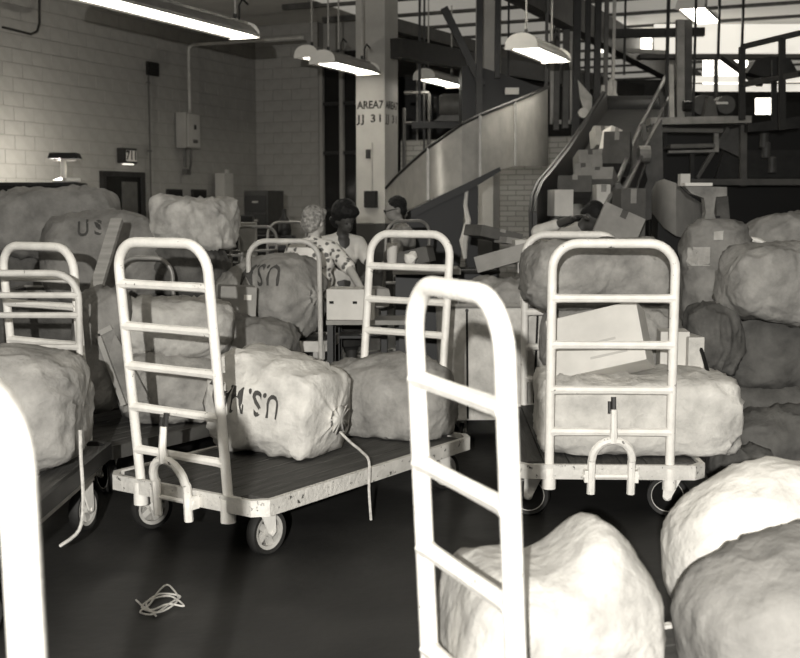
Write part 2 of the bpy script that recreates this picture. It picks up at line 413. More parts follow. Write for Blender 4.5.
# ------------------------------------------------------------------ steel parcel chute (spiral guard)
ch = thing('steel_chute', 'big curved sheet steel parcel chute with black lip', 'chute', (at(470, 207, 13.5).x, 13.5, 0)); co = ch.location.copy()
gx = [(386, 15.6, 188, 214), (398, 14.9, 175, 212), (412, 14.2, 162, 208), (428, 13.7, 148, 200), (445, 13.35, 136, 193), (462, 13.2, 124, 185), (480, 13.3, 115, 177), (497, 13.55, 108, 170), (515, 13.95, 101, 166), (532, 14.5, 94, 166), (548, 15.2, 87, 166)]
def loft_sheet(rows, th):
    b = MB(); n = len(rows)
    vs = []
    for px, Y, a, c in rows: vs += [at(px, a, Y) - co, at(px, c, Y) - co, at(px, a, Y) - co + Vector((0, th, 0)), at(px, c, Y) - co + Vector((0, th, 0))]
    fs = []
    for i in range(n - 1):
        o = i * 4; q = o + 4
        fs += [(o, o + 1, q + 1, q), (o + 2, q + 2, q + 3, o + 3), (o, q, q + 2, o + 2), (o + 1, o + 3, q + 3, q + 1)]
    fs += [(0, 2, 3, 1), (4 * n - 4, 4 * n - 3, 4 * n - 1, 4 * n - 2)]
    return b.add(vs, fs)
for i, (a, c) in enumerate(((0, 3), (3, 6), (6, 8), (8, 11))):
    rr = gx[a:c + 1] if c < 11 else gx[a:]
    loft_sheet(rr, .03).build('guard_sheet', 'chute_steel', ch, smooth=True)
for i in (3, 6, 8):
    px, Y, a, c = gx[i]; b = MB(); b.bar(at(px, a, Y - .02) - co, at(px, c, Y - .02) - co, .03, .02, up=(0, 1, 0)); b.build('seam_strip', 'steel_dull', ch)
b = MB(); b.tube([at(px, a, Y) - co for px, Y, a, c in gx], .02, 8); b.build('top_rim', 'dark_metal', ch, smooth=True)
b = MB(); b.prism([at(x, y, 12.9) - co for x, y in ((407, 212), (500, 167), (501, 171), (470, 190), (440, 204), (408, 220))], (0, .5, 0)); b.build('lip', 'black_metal', ch)
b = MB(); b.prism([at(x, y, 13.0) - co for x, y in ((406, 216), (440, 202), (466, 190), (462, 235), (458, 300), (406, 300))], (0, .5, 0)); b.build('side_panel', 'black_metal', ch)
b = MB(); b.bar(at(472, 186, 13.1) - co, Vector((at(472, 186, 13.1).x, 13.1, 0)) - co, .13); b.build('leg', 'black_metal', ch)
b = MB(); b.bar(at(414, 215, 13.6) - co, Vector((at(414, 215, 13.6).x, 13.6, 0)) - co, .1); b.build('leg', 'black_metal', ch)
# dark upper trough feeding the chute
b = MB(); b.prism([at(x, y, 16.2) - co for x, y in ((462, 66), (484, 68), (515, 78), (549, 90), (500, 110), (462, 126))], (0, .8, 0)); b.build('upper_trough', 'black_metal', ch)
b = MB(); b.box(at(512, 91, 16.1) - co, (.19, .02, .09)); b.build('notice_plate', 'paper', ch)
t = thing('paper_twist', 'pale crumpled paper hanging under the black chute lip', 'paper', at(467, 232, 12.95))
b = MB(); b.tube([(0, 0, .52), (-.02, .02, .3), (.01, -.01, .12), (-.04, 0, -.1), (-.02, .01, -.3)], [.02, .025, .035, .05, .02], 7); b.build('paper', 'paper', t)
# ------------------------------------------------------------------ overhead steelwork
def beam(name, label, pts, w, h, m, cat='beam', group=None):
    a, c = pts; mid = (a + c) / 2; b = MB(); b.bar(a, c, w, h); return tag(b.build(name, m, origin=mid), label, cat, group)
beam('roof_girder', 'long dark roof girder running above the steel chute', (at(396, 48, 17), at(640, 92, 26)), .2, .28, 'dark_metal')
beam('roof_girder', 'pale edged roof girder crossing behind the upper trough', (at(380, 22, 20), at(612, 84, 29)), .2, .22, 'mid_metal')
beam('diagonal_brace', 'dark diagonal brace rising from the dark trough to the roof', (at(444, 8, 16), at(482, 86, 16)), .1, .1, 'dark_metal')
posts = [(417, 24.0, 190, 1.5, 'pale_metal'), (424, 19.0, 160, 2, 'dark_metal'), (479, 15.9, 118, 6, 'dark_metal'), (497, 15.8, 78, 5, 'dark_metal'), (508, 17.5, 90, 2, 'dark_metal'), (545, 16.5, 165, 3, 'mid_metal'),
         (556, 18, 130, 5, 'mid_metal'), (565, 18, 128, 6, 'mid_metal'), (575, 16.6, 150, 7, 'dark_metal'), (586, 16.8, 140, 5, 'dark_metal'), (596, 16.5, 130, 6, 'dark_metal'), (605, 17.2, 100, 4, 'mid_metal'), (613, 17.5, 80, 3, 'pale_metal'), (624, 18, 75, 2, 'dark_metal'), (665, 15.5, 150, 3, 'dark_metal')]
for i, (px, Y, yb, w, m) in enumerate(posts):
    a = at(px, yb, Y); b = MB(); b.bar(a, Vector((a.x, a.y, CEIL)), w * mpp(Y), w * mpp(Y))
    names = ['thin pale hanger rod right of the stencilled pillar', 'thin dark hanger rod behind the far fluorescent lamp', 'thick dark post rising from the trough by the diagonal brace', 'dark post left of the lamp over the chute', 'thin dark hanger left of the lamp over the chute',
             'grey post at the right edge of the curved guard', 'left of two pale grey uprights below the lamp over the chute', 'right of two pale grey uprights below the lamp over the chute', 'first thick dark upright from the lamp over the chute', 'second dark upright from the lamp over the chute', 'third dark upright from the lamp over the chute', 'grey slender upright at the head of the parcel slide', 'pale slender upright above the parcel slide', 'thin dark hanger above the parcel slide', 'thin dark hanger beside the slide handrail']
    tag(b.build('hanger_post', m, origin=a), names[i], 'post', 'hanging steel uprights')
# pipe frame behind the guard, right of the pillar
fr = thing('pipe_frame', 'grey pipe frame standing behind the curved steel guard', 'frame', at(430, 180, 19)); fo = fr.location.copy()
for a, c in (((404, 93), (429, 93)), ((429, 93), (429, 180)), ((404, 123), (428, 123)), ((404, 108), (404, 303)), ((429, 180), (429, 303))):
    b = MB(); b.tube([at(*a, 19) - fo, at(*c, 19) - fo], .03, 6); b.build('pipe', 'mid_metal', fr)
mt = thing('drive_motor', 'grey drive motor on a bracket behind the curved steel guard', 'motor', at(452, 118, 18)); mo = mt.location.copy()
b = MB(); b.lathe([(.0, -.2), (.14, -.2), (.17, -.14), (.17, .16), (.1, .2), (0, .2)], (0, 0, .2), 'x', 14); b.build('housing', 'mid_metal', mt, smooth=True)
b = MB(); b.prism([(-.28, -.05, -.05), (.28, -.05, -.05), (.12, -.05, .08), (-.12, -.05, .08)], (0, .2, 0)); b.build('bracket', 'mid_metal', mt)
b = MB(); b.lathe([(0, -.02), (.12, -.02), (.12, .02), (0, .02)], (-.26, 0, .2), 'x', 14); b.build('pulley', 'dark_metal', mt)
b = MB(); b.bar((-.62, .1, -.1), (.6, .1, -.1), .08, .1); b.build('rail', 'dark_metal', mt)
for x in (-.5, .5): b = MB(); b.bar((x, .1, -.1), (x, .1, CEIL - mo.z), .04); b.build('hanger', 'dark_metal', mt)
# ------------------------------------------------------------------ parcel slide
sl = thing('parcel_slide', 'long dark parcel slide with handrail coming down from the upper floor', 'slide', (at(590, 207, 13).x, 13, 0)); so = sl.location.copy()
def P(px, py, Y): return at(px, py, Y) - so
TL, TR, BL, BR = P(606, 108, 16.5), P(666, 108, 16.5), P(534, 250, 10.2), P(618, 246, 10.2)
b = MB(); dn = Vector((0, .05, -.12)); b.hexa([BL + dn, BR + dn, TR + dn, TL + dn, BL, BR, TR, TL]); b.build('slide_bed', 'dark_metal', sl)
def wallstrip(pts, th, name, m):   # pts: (top px, top py, bottom px, bottom py, Y)
    b = MB(); vs = []; fs = []; n = len(pts)
    for a, c, d, e, Y in pts:
        p, q = P(a, c, Y), P(d, e, Y); vs += [p, q, p + Vector((th, 0, 0)), q + Vector((th, 0, 0))]
    for i in range(n - 1):
        o = i * 4; k = o + 4; fs += [(o, o + 1, k + 1, k), (o + 2, k + 2, k + 3, o + 3), (o, k, k + 2, o + 2), (o + 1, o + 3, k + 3, k + 1)]
    fs += [(0, 2, 3, 1), (4 * n - 4, 4 * n - 3, 4 * n - 1, 4 * n - 2)]
    b.add(vs, fs); return b.build(name, m, sl, smooth=True)
wallstrip([(531, 212, 533, 252, 10.2), (532, 196, 536, 250, 10.5), (538, 182, 542, 236, 11.1), (550, 168, 556, 216, 12), (566, 148, 572, 188, 13.2), (584, 122, 588, 152, 14.8), (603, 92, 606, 112, 16.5)], .05, 'side_wall', 'dark_metal')
b = MB(); b.tube([P(531, 240, 10.15), P(530.5, 212, 10.2), P(532, 196, 10.5), P(538, 182, 11.1), P(550, 168, 12), P(566, 148, 13.2), P(584, 122, 14.8), P(603, 92, 16.5)], .018, 6); b.build('side_rim', 'dark_metal', sl, smooth=True)
wallstrip([(612, 214, 618, 250, 10.2), (622, 186, 630, 215, 11.6), (640, 148, 646, 172, 13.6), (667, 96, 668, 110, 16.5)], .05, 'side_wall', 'dark_metal')
b = MB(); b.tube([P(606, 206, 10.4), P(614, 190, 11), P(640, 128, 14), P(671, 66, 16.5)], .028, 8); b.build('handrail', 'mid_metal', sl, smooth=True)
b = MB(); b.tube([P(628, 206, 10.6), P(627, 188, 10.9), P(640, 160, 12.4), P(668, 98, 15.5)], .02, 8); b.build('handrail', 'mid_metal', sl, smooth=True)
for a, c, Y in (((617, 184), (622, 196), 11), ((642, 124), (648, 150), 14), ((660, 92), (664, 112), 15.8)):
    b = MB(); b.bar(P(*a, Y), P(*c, Y), .06); b.build('rail_post', 'mid_metal', sl)
b = MB(); b.lathe([(0, -.06), (.09, -.06), (.09, .06), (0, .06)], P(644, 154, 12.6), 'x', 12); b.build('clamp', 'steel_dull', sl)
b = MB(); b.prism([P(x, y, 13.2) for x, y in ((644, 150), (662, 118), (664, 216), (640, 222), (634, 180))], (0, .12, 0)); b.build('support_panel', 'mid_metal', sl)
b = MB(); b.lathe([(0, -.45), (.2, -.45), (.2, .45), (0, .45)], P(637, 110, 16.6), 'x', 18); b.build('head_drum', 'black_metal', sl, smooth=True)
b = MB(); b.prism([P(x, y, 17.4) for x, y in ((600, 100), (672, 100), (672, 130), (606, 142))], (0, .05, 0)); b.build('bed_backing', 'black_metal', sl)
# curved feed hood beside the slide
hd = thing('feed_hood', 'bright ribbed metal hood at the head of the parcel slide', 'hood', at(606, 95, 17)); ho = hd.location.copy()
for i in range(5):
    b = MB(); x0 = 598 + i * 4; y0 = 100 - 9 * math.sin(i / 4 * math.pi * .8) - i * 1.5
    b.bar(at(x0, y0 + 14, 17 + i * .1) - ho, at(x0 + 1, y0 - 8, 17 + i * .1) - ho, .05, .03); b.build('rib', 'pale_metal', hd)
b = MB(); b.prism([at(x, y, 17.6) - ho for x, y in ((594, 112), (600, 92), (610, 80), (618, 96), (622, 112))], (0, .05, 0)); b.build('hood_plate', 'pale_metal', hd)
hp = thing('guard_rail_plate', 'pale slanted side plate beside the dark uprights', 'plate', at(588, 100, 16)); q = hp.location.copy()
b = MB(); b.prism([at(x, y, 16) - q for x, y in ((578, 80), (592, 96), (592, 118), (586, 116), (580, 98))], (0, .06, 0)); b.build('plate', 'steel_dull', hp)
b = MB(); b.lathe([(0, -.05), (.07, -.05), (.07, .05), (0, .05)], at(583, 113, 15.9) - q, 'y', 12); b.build('roller', 'pale_metal', hp)
# frame with two pale uprights under the lamp over the chute
uf = thing('upright_frame', 'pale metal channel frame below the lamp over the chute', 'frame', at(560, 120, 18.2)); q = uf.location.copy()
for a, c in (((552, 122), (572, 122)), ((552, 124), (552, -90)), ((572, 124), (572, -90))):
    b = MB(); b.bar(at(*a, 18.2) - q, at(*c, 18.2) - q, .06); b.build('channel', 'pale_metal', uf)
# ------------------------------------------------------------------ cartons
def carton(name, label, c, size, rz=0, rx=0, ry=0, m='carton', group=None, tape=True, cat='box', prints=None, labelp=None, r=.006):
    if name == 'parcel': size = tuple(x * 1.28 for x in size)
    o = thing(name, label, cat, c, 0, group); o.rotation_euler = (rx, ry, rz)
    b = MB(); b.bbox((0, 0, size[2] / 2), size, r); b.build('box_body', m, o)
    if tape:
        b = MB(); b.box((0, 0, size[2] + .001), (.05, size[1] * .99, .002)); b.box((0, -size[1] / 2 - .001, size[2] * .86), (.05, .002, size[2] * .26)); b.build('tape_strip', 'carton_dark' if m == 'carton' else 'carton', o)
    for i, (x, z, w, h) in enumerate(prints or []):
        b = MB(); b.box((x, -size[1] / 2 - .0015, z), (w, .002, h)); b.build('print_line', 'print_ink', o)
    for (x, z, w, h) in (labelp or []):
        b = MB(); b.box((x, -size[1] / 2 - .0015, z), (w, .002, h)); b.build('address_label', 'paper', o)
    return o
def slide_z(px, py, Y, lift=0): return at(px, py, Y) + Vector((0, 0, lift))
SG = 'parcels on the slide'
tilt = R(-17)
carton('parcel', 'tall brown parcel box standing near the slide handrail', slide_z(617, 170, 12.5), (.22, .34, .28), R(-14), tilt, 0, 'carton_dark', SG)
carton('parcel', 'small pale parcel at the top of the slide heap', slide_z(601, 148, 13.6), (.14, .18, .18), R(10), tilt, 0, 'carton', SG)
carton('parcel', 'pale leaning parcel behind the tall brown parcel', slide_z(609, 150, 13.4), (.12, .15, .2), R(20), tilt, R(20), 'carton_pale', SG)
carton('parcel', 'tiny parcel on the highest spot of the heap', slide_z(598, 138, 13.9), (.1, .12, .1), 0, tilt, 0, 'carton', SG)
carton('parcel', 'flat pale carton with dark print lying at the slide foot', slide_z(602, 192, 11.3), (.24, .46, .1), R(-22), R(-24), 0, 'carton', SG)
carton('parcel', 'small carton left of the flat printed carton', slide_z(583, 184, 11.8), (.14, .2, .14), R(-10), tilt, 0, 'carton', SG)
carton('parcel', 'dim flat carton below the small carton on the slide', slide_z(574, 198, 11.2), (.25, .3, .13), R(-6), tilt, 0, 'carton_dark', SG)
pz = carton('parcel', 'white carton with grey bands at the slide foot', slide_z(560, 216, 10.8), (.14, .2, .19), R(8), 0, 0, 'carton_pale', SG, tape=False)
for z in (.05, .11): b = MB(); b.box((0, -.101, z), (.14, .002, .022)); b.build('band', 'carton', pz)
carton('parcel', 'brown parcel far left on the upper heap', slide_z(588, 172, 12.6), (.2, .22, .16), R(5), tilt, 0, 'carton', SG)
carton('parcel', 'grey parcel wedged in the middle of the heap', slide_z(600, 168, 12.9), (.2, .2, .14), R(-12), tilt, 0, 'carton_dark', SG)
carton('parcel', 'white end of a parcel beside the lower rail', slide_z(601, 212, 10.9), (.1, .2, .2), R(0), 0, 0, 'carton_pale', SG)
bx = carton('parcel', 'upright brown box with dotted label at the slide foot', at(628, 243, 10.1), (.17, .25, .37), R(3), 0, 0, 'carton_dark', SG)
for i in range(3):
    for j in range(3):
        if (i + j) % 2 == 0: b = MB(); b.lathe([(0, 0), (.017, 0), (.017, .003), (0, .003)], (-.035 + i * .035, -.127, .1 + j * .035), 'y', 10); b.build('label_dot', 'paper', bx)
# ------------------------------------------------------------------ sorting machine on the right
sm_ = thing('sorting_conveyor', 'raised sorting conveyor on steel legs at the upper right', 'conveyor', (at(715, 207, 15).x, 15, 0)); so2 = sm_.location.copy()
def Q(px, py, Y): return at(px, py, Y) - so2
def part(name, m, a, c, w, h=None): b = MB(); b.bar(a, c, w, h); return b.build(name, m, sm_)
part('platform_beam', 'steel_dull', Q(648, 122, 15), Q(748, 120, 15), .3, .09)
part('platform_beam', 'mid_metal', Q(648, 130, 14.9), Q(722, 131, 14.9), .1, .05)
part('roller_bed', 'mid_metal', Q(668, 147, 14.6), Q(712, 146, 14.6), .3, .05)
part('roller_bed', 'steel_dull', Q(668, 152, 14.6), Q(714, 151, 14.6), .1, .03)
part('leg', 'steel_dull', Q(680, 20, 15.3), Q(680, 118, 15.3), .1)
part('leg', 'mid_metal', Q(688, 20, 15.6), Q(688, 118, 15.6), .09)
part('leg', 'steel_dull', Q(716, 131, 15), Q(716, 152, 15), .06)
part('leg', 'mid_metal', Q(743, 125, 15), Q(743, 186, 15), .08)
part('leg', 'dark_metal', Q(692, 150, 15), Q(692, 180, 15), .05)
part('brace', 'mid_metal', Q(697, 178, 15), Q(728, 128, 15), .05)
part('deck_rail', 'mid_metal', Q(690, 182, 15), Q(800, 182, 15), .12, .08)
part('frame_post', 'dark_metal', Q(742, 47, 14.5), Q(742, 120, 14.5), .07)
part('frame_post', 'dark_metal', Q(782, 38, 14.0), Q(782, 130, 14.0), .07)
part('frame_rail', 'dark_metal', Q(742, 47, 14.5), Q(800, 33, 13.8), .06)
part('frame_rail', 'dark_metal', Q(742, 85, 14.5), Q(800, 74, 13.8), .06)
part('frame_post', 'dark_metal', Q(774, 60, 15), Q(774, 125, 15), .06)
part('frame_post', 'dark_metal', Q(716, 58, 17), Q(716, 98, 17), .05)
part('angle_strip', 'pale_metal', Q(671, 66, 15.4), Q(672, 122, 15.2), .06)
b = MB(); b.prism([Q(x, y, 14.8) for x, y in ((748, 124), (800, 116), (800, 128), (748, 132))], (0, .8, 0)); b.build('upper_tray', 'dark_metal', sm_)
b = MB(); b.prism([Q(x, y, 15.2) for x, y in ((722, 132), (740, 127), (742, 158), (716, 146))], (0, .06, 0)); b.build('hopper_plate', 'mid_metal', sm_)
b = MB(); b.prism([Q(x, y, 16.5) for x, y in ((650, 128), (800, 128), (800, 300), (650, 300))], (0, .1, 0)); b.build('void_backing', 'black_metal', sm_)  # black sheet standing in for the dark void behind the conveyor
for px, rr in ((699, 10), (722, 9)):
    b = MB(); r_ = rr * mpp(15.8); b.lathe([(0, -.2), (r_, -.2), (r_, .2), (0, .2)], Q(px, 106, 15.8), 'y', 20); d = b.build('drum', 'mid_metal', sm_, smooth=True)
b = MB(); b.box(Q(722, 103, 15.59), (.16, .01, .03)); b.build('name_strip', 'paper', sm_)
b = MB(); b.prism([Q(x, y, 15.4) for x, y in ((704, 118), (709, 96), (713, 96), (719, 118))], (0, .2, 0)); b.build('bearing_stand', 'mid_metal', sm_)
b = MB(); b.lathe([(0, -.05), (.07, -.05), (.07, .05), (0, .05)], Q(687, 106, 15.1), 'x', 10); b.build('gear_motor', 'black_metal', sm_)
for px, py in ((766, 150), (772, 165), (764, 140)):
    b = MB(); b.lathe([(0, -.12), (.06, -.1), (.06, .1), (0, .12)], Q(px, py, 15.6), 'z', 10); b.build('valve', 'mid_metal', sm_, smooth=True)
b = MB(); b.prism([Q(x, y, 15.9) for x, y in ((724, 150), (800, 150), (800, 178), (716, 178))], (0, .1, 0)); b.build('lower_panel', 'dark_metal', sm_)
# bright high windows behind it, and white ducts made to glow as if daylit
def bigbox(name, label, cat, px0, px1, py0, py1, Y, d, m, kind=None):
    a, c, e, g = rect(px0, px1, py0, py1, Y); b = MB(); b.prism([a, c, e, g], (0, d, 0)); o = b.build(name, m, origin=(a + e) / 2)
    if kind: struct(o)
    else: tag(o, label, cat)
    return o
bigbox('window_5', '', '', 655, 880, 24, 53, 21, .1, 'duct_glow', 'structure')  # this and the next two: white ducts that glow instead of catching daylight
bigbox('window_6', '', '', 688, 880, 76, 82, 19.5, .1, 'duct_glow', 'structure')
bigbox('window_7', '', '', 688, 880, 84, 91, 19.5, .1, 'duct_glow', 'structure')
bigbox('duct_flange', 'dark steel strip along the lower edge of the broad bright duct', 'flange', 640, 880, 54, 58, 20.5, .3, 'mid_metal')
wf = bigbox('window_2', '', '', 704, 748, 58, 84, 24, .1, 'daylight', 'structure')
wf = bigbox('window_3', '', '', 757, 776, 98, 114, 20, .1, 'daylight', 'structure')
wf = bigbox('window_4', '', '', 600, 652, 32, 52, 22, .1, 'daylight', 'structure')  # bright panel added to light the hall ceiling
beam('diagonal_brace', 'dark diagonal brace in front of the high bright window', (at(724, 58, 18), at(760, 84, 17)), .1, .08, 'dark_metal')
beam('cross_beam', 'dark horizontal beam across the bright panel above the slide', (at(600, 34, 20), at(704, 32, 20)), .15, .14, 'dark_metal')
beam('cross_beam', 'pale horizontal beam over the head of the slide', (at(622, 50, 21), at(668, 53, 21)), .1, .07, 'pale_metal')
for i, px in enumerate((693, 742, 718)):
    a = at(px, (118, 47, 60)[i], 15.2); b = MB(); b.bar(a, Vector((a.x, a.y, CEIL)), .03, .03)
    tag(b.build('hanger_rod', 'dark_metal', origin=a), ('thin rod rising beside the twin conveyor legs', 'thin rod above the corner of the dark conveyor frame', 'thin rod hanging in front of the broad bright duct')[i], 'rod', 'hanging steel uprights')
fl_ = thing('folding_fan', 'dark fan shaped deflector under the right end of the broad bright duct', 'deflector', at(772, 66, 16)); q = fl_.location.copy()
b = MB(); b.prism([at(x, y, 16) - q for x, y in ((748, 72), (756, 60), (770, 56), (790, 58), (800, 76), (760, 76))], (0, .3, 0)); b.build('deflector_plate', 'dark_metal', fl_)
# curved drum end of a lower chute, white paper strip and pale funnel
dh = thing('lower_chute', 'curved dark grey chute end behind the labelled sack', 'chute', (at(680, 207, 11).x, 11, 0)); q = dh.location.copy()
rows = [(652, 11.6, 212, 190), (656, 11.1, 218, 182), (664, 10.8, 228, 179), (676, 10.7, 236, 183), (690, 10.9, 240, 196), (706, 11.5, 242, 206)]
b = MB(); vs_ = []; fs_ = []
for px, Y, lo, hi in rows:
    for dy in (0, .04): vs_ += [at(px, hi, Y + dy) - q, at(px, lo, Y + dy) - q]
for i in range(len(rows) - 1):
    o_ = i * 4; k = o_ + 4; fs_ += [(o_, o_ + 1, k + 1, k), (o_ + 2, k + 2, k + 3, o_ + 3), (o_, k, k + 2, o_ + 2), (o_ + 1, o_ + 3, k + 3, k + 1)]
fs_ += [(0, 2, 3, 1), (20, 21, 23, 22)]
b.add(vs_, fs_); b.build('curved_sheet', 'chute_steel', dh, smooth=True)
b = MB(); b.bar(Vector((0, .4, 0)), Vector((0, .4, at(676, 215, 10.9).z)), .3); b.build('stand', 'black_metal', dh)
pf = thing('sack_hanger', 'pale T shaped sack hanger with a white strip on top', 'rack', at(708, 222, 9.4)); q = pf.location.copy()
b = MB(); b.prism([at(x, y, 9.4) - q for x, y in ((684, 186), (727, 187), (727, 196), (716, 197), (714, 212), (718, 228), (702, 228), (706, 212), (704, 198), (692, 194))], (0, .1, 0)); b.build('funnel', 'canvas', pf)
b = MB(); b.box(at(697, 184.5, 9.35) - q, (.22, .12, .025)); b.build('strip', 'paper', pf)
b = MB(); b.box(at(684, 180, 9.7) - q, (.08, .1, .1)); b.build('end_block', 'carton_pale', pf)
b = MB(); b.prism([at(x, y, 9.55) - q for x, y in ((716, 196), (728, 196), (731, 230), (718, 230))], (0, .1, 0)); b.build('rear_flap', 'canvas_dark', pf)
b = MB(); b.bar(Vector((.1, .12, .05)), Vector((.1, .12, -q.z)), .05); b.build('stand', 'black_metal', pf)
# ------------------------------------------------------------------ platform mail carts
def loop_path(hw, z0, z1, rc=.13, lean=0.07, sgn=-1):
    pts = []
    def y(z): return sgn * (z - .3) * lean
    for z in (z0, .5, .8, z1 - rc): pts.append((-hw, z))
    for i in range(1, 7): a = math.pi / 2 * i / 7; pts.append((-hw + rc - rc * math.cos(a), z1 - rc + rc * math.sin(a)))
    pts.append((-hw + rc, z1)); pts.append((0, z1)); pts.append((hw - rc, z1))
    for i in range(1, 7): a = math.pi / 2 * i / 7; pts.append((hw - rc + rc * math.sin(a), z1 - rc + rc * math.cos(a)))
    for z in (z1 - rc, .8, .5, z0): pts.append((hw, z))
    return [Vector((x, y(z), z)) for x, z in pts]
CACHE = {}
def wheel_meshes():
    if 'w' in CACHE: return CACHE['w']
    r = .1
    t = MB(); t.lathe([(r * .74, -.02), (r * .93, -.024), (r, -.012), (r, .012), (r * .93, .024), (r * .74, .02), (r * .74, -.02)], axis='x', n=24)
    h = MB(); h.lathe([(r * .62, -.017), (r * .76, -.021), (r * .76, .021), (r * .62, .017), (r * .62, -.017)], axis='x', n=24)
    h.lathe([(0, -.03), (.022, -.03), (.022, .03), (0, .03)], axis='x', n=10)
    for k in range(5):
        a = 2 * math.pi * k / 5; h.bar((0, .015 * math.cos(a), .015 * math.sin(a)), (0, .066 * math.cos(a), .066 * math.sin(a)), .028, .018, up=(1, 0, 0))
    f = MB(); f.box((0, 0, .135), (.09, .11, .012)); f.lathe([(0, .11), (.03, .11), (.03, .14), (0, .14)], (0, 0, -.005), 'z', 12)
    for s in (-1, 1): f.prism([(s * .033, -.05, .135), (s * .033, .05, .135), (s * .033, .055, .0), (s * .033, .035, -.015), (s * .033, .015, .0)], (s * .007, 0, 0))
    f.tube([(-.045, .035, 0), (.045, .035, 0)], .009, 8)
    CACHE['w'] = (t.mesh('tyre', 'rubber', smooth=True), h.mesh('hub', 'pale_metal', smooth=True), f.mesh('caster', 'paint'))
    return CACHE['w']
def cart(label, loc, deg, H=1.42, hw=.29, Wd=.9, L=1.85, tr=.024, rungs=(1.245, 1.045, .855, .655, .445), m='paint', loops=(1, 1), hook=True, deckz=.30, casters=(20, -35, 60, -15), lean=.07, detail=True, rim=None):
    o = thing('mail_cart', label, 'cart', (loc[0], loc[1], 0), R(-deg), 'platform mail carts')
    for e in (0, 1):
        if not loops[e]: continue
        sg = -1 if e == 0 else 1; y0 = .03 if e == 0 else L - .03
        b = MB(); b.tube([p + Vector((0, y0, 0)) for p in loop_path(hw, deckz - .11, H, lean=lean, sgn=sg)], tr, 10); hd_ = b.build('handle_frame', m, o, smooth=True)
        for z in rungs:
            yy = y0 + sg * (z - .3) * lean
            r = MB(); pts = [(-hw, 0), (-hw + .04, 0), (0, 0), (hw - .04, 0), (hw, 0)]
            r.tube([(x, yy, z) for x, _ in pts], [tr * 1.15, tr * .92, tr * .85, tr * .92, tr * 1.15], 8); r.build('rung', m, hd_, smooth=True)
        if detail:
            for s in (-1, 1): q = MB(); q.lathe([(0, deckz - .13), (tr * 1.5, deckz - .13), (tr * 1.5, deckz - .02), (0, deckz - .02)], (s * hw, y0, 0), 'z', 10); q.build('stake_socket', m, o, smooth=True)
    # steel rim round the boards
    k = (Wd, L, deckz, m)
    b = MB(); w2 = Wd / 2; c = .06
    oc = [(-w2 + c, 0), (w2 - c, 0), (w2, c), (w2, L - c), (w2 - c, L), (-w2 + c, L), (-w2, L - c), (-w2, c)]; t_ = .025
    ic = [(x * (1 - t_ / w2), L / 2 + (y - L / 2) * (1 - t_ / (L / 2))) for x, y in oc]
    n = 8; vs = [(x, y, deckz - .075) for x, y in oc] + [(x, y, deckz) for x, y in oc] + [(x, y, deckz) for x, y in ic] + [(x, y, deckz - .075) for x, y in ic]; fs = []
    for i in range(n):
        j = (i + 1) % n
        for a in range(4): bb = (a + 1) % 4; fs.append((a * n + i, a * n + j, bb * n + j, bb * n + i))
    b.add(vs, fs); b.build('deck_rim', rim or ('paint_worn' if m == 'paint' else m), o)
    dk = MB(); dk.box((0, L / 2, deckz - .05), (Wd - .08, L - .08, .03)); dko = dk.build('deck', 'deck_wood', o)
    nb = 7; bw = (Wd - .06) / nb
    if ('plank', k) not in CACHE:
        q = MB(); q.bbox((0, 0, 0), (bw - .005, L - .06, .03), .004); CACHE[('plank', k)] = q.mesh('plank', 'deck_wood')
        q = MB(); q.bbox((0, 0, 0), (bw - .005, L - .2, .03), .004); CACHE[('plank2', k)] = q.mesh('plank', 'deck_wood')
    for i in range(nb):
        link('plank', CACHE[('plank2' if i in (0, nb - 1) else 'plank', k)], dko, (-(Wd - .06) / 2 + bw * (i + .5), L / 2, deckz - .022))
    tm, hm, fm = wheel_meshes()
    for (x, y), a in zip(((-w2 + .13, .14), (w2 - .13, .14), (-w2 + .13, L - .2), (w2 - .13, L - .2)), casters):
        cs = link('caster', fm, o, (x, y, .11), (0, 0, R(a))); cs.scale = (1.1, 1.1, 1.1)
        link('tyre', tm, cs, (0, .035, 0)); link('hub', hm, cs, (0, .035, 0))
    if deckz > .34:
        b = MB()
        for x in (-w2 + .1, w2 - .1): b.bar((x, .1, .29), (x, L - .1, .29), .06, .05)
        for x in (-w2 + .1, w2 - .1):
            for y in (.12, L - .12): b.bar((x, y, .29), (x, y, deckz - .03), .04)
        b.build('under_frame', m, o)
    if hook:
        b = MB(); yy = -.035
        arc = [Vector((-.1, yy, deckz - .14)), Vector((-.1, yy - .01, deckz + .03))] + [Vector((-.1 * math.cos(math.pi * i / 10), yy - .02 - .03 * math.sin(math.pi * i / 10), deckz + .04 + .105 * math.sin(math.pi * i / 10))) for i in range(11)] + [Vector((.1, yy - .01, deckz + .03)), Vector((.1, yy, deckz - .14))]
        b.tube(arc, .021, 8)
        b.tube([(0, yy - .05, deckz + .135), (0, yy - .06, deckz + .2), (.0, yy - .05, deckz + .3)], [.024, .018, .016], 8)
        hk = b.build('tow_hook', m, o, smooth=True)
        q = MB(); q.tube([(-.14, yy, deckz - .05), (.14, yy, deckz - .05)], .011, 8); q.build('hinge_rod', m, hk, smooth=True)
        for s in (-1, 1): q = MB(); q.box((s * .125, yy + .01, deckz - .05), (.02, .05, .06)); q.build('hinge_lug', m, hk)
        q = MB(); q.tube([(0, yy - .04, deckz + .29), (0, yy - .03, deckz + .36)], .013, 6); q.tube([(-.022, yy - .05, deckz + .28), (-.022, yy - .04, deckz + .34)], .008, 6); q.build('latch', 'dark_metal', hk)
    return o
Uc = lambda d: Vector((math.sin(R(d)), math.cos(R(d)), 0))
CA = cart('white mail cart with wooden deck carrying a lettered sack and a grey sack', (-1.035, 5.26), 34.5, hw=.285, lean=.1, H=1.44, Wd=1.02, casters=(-15, -5, 40, -15))
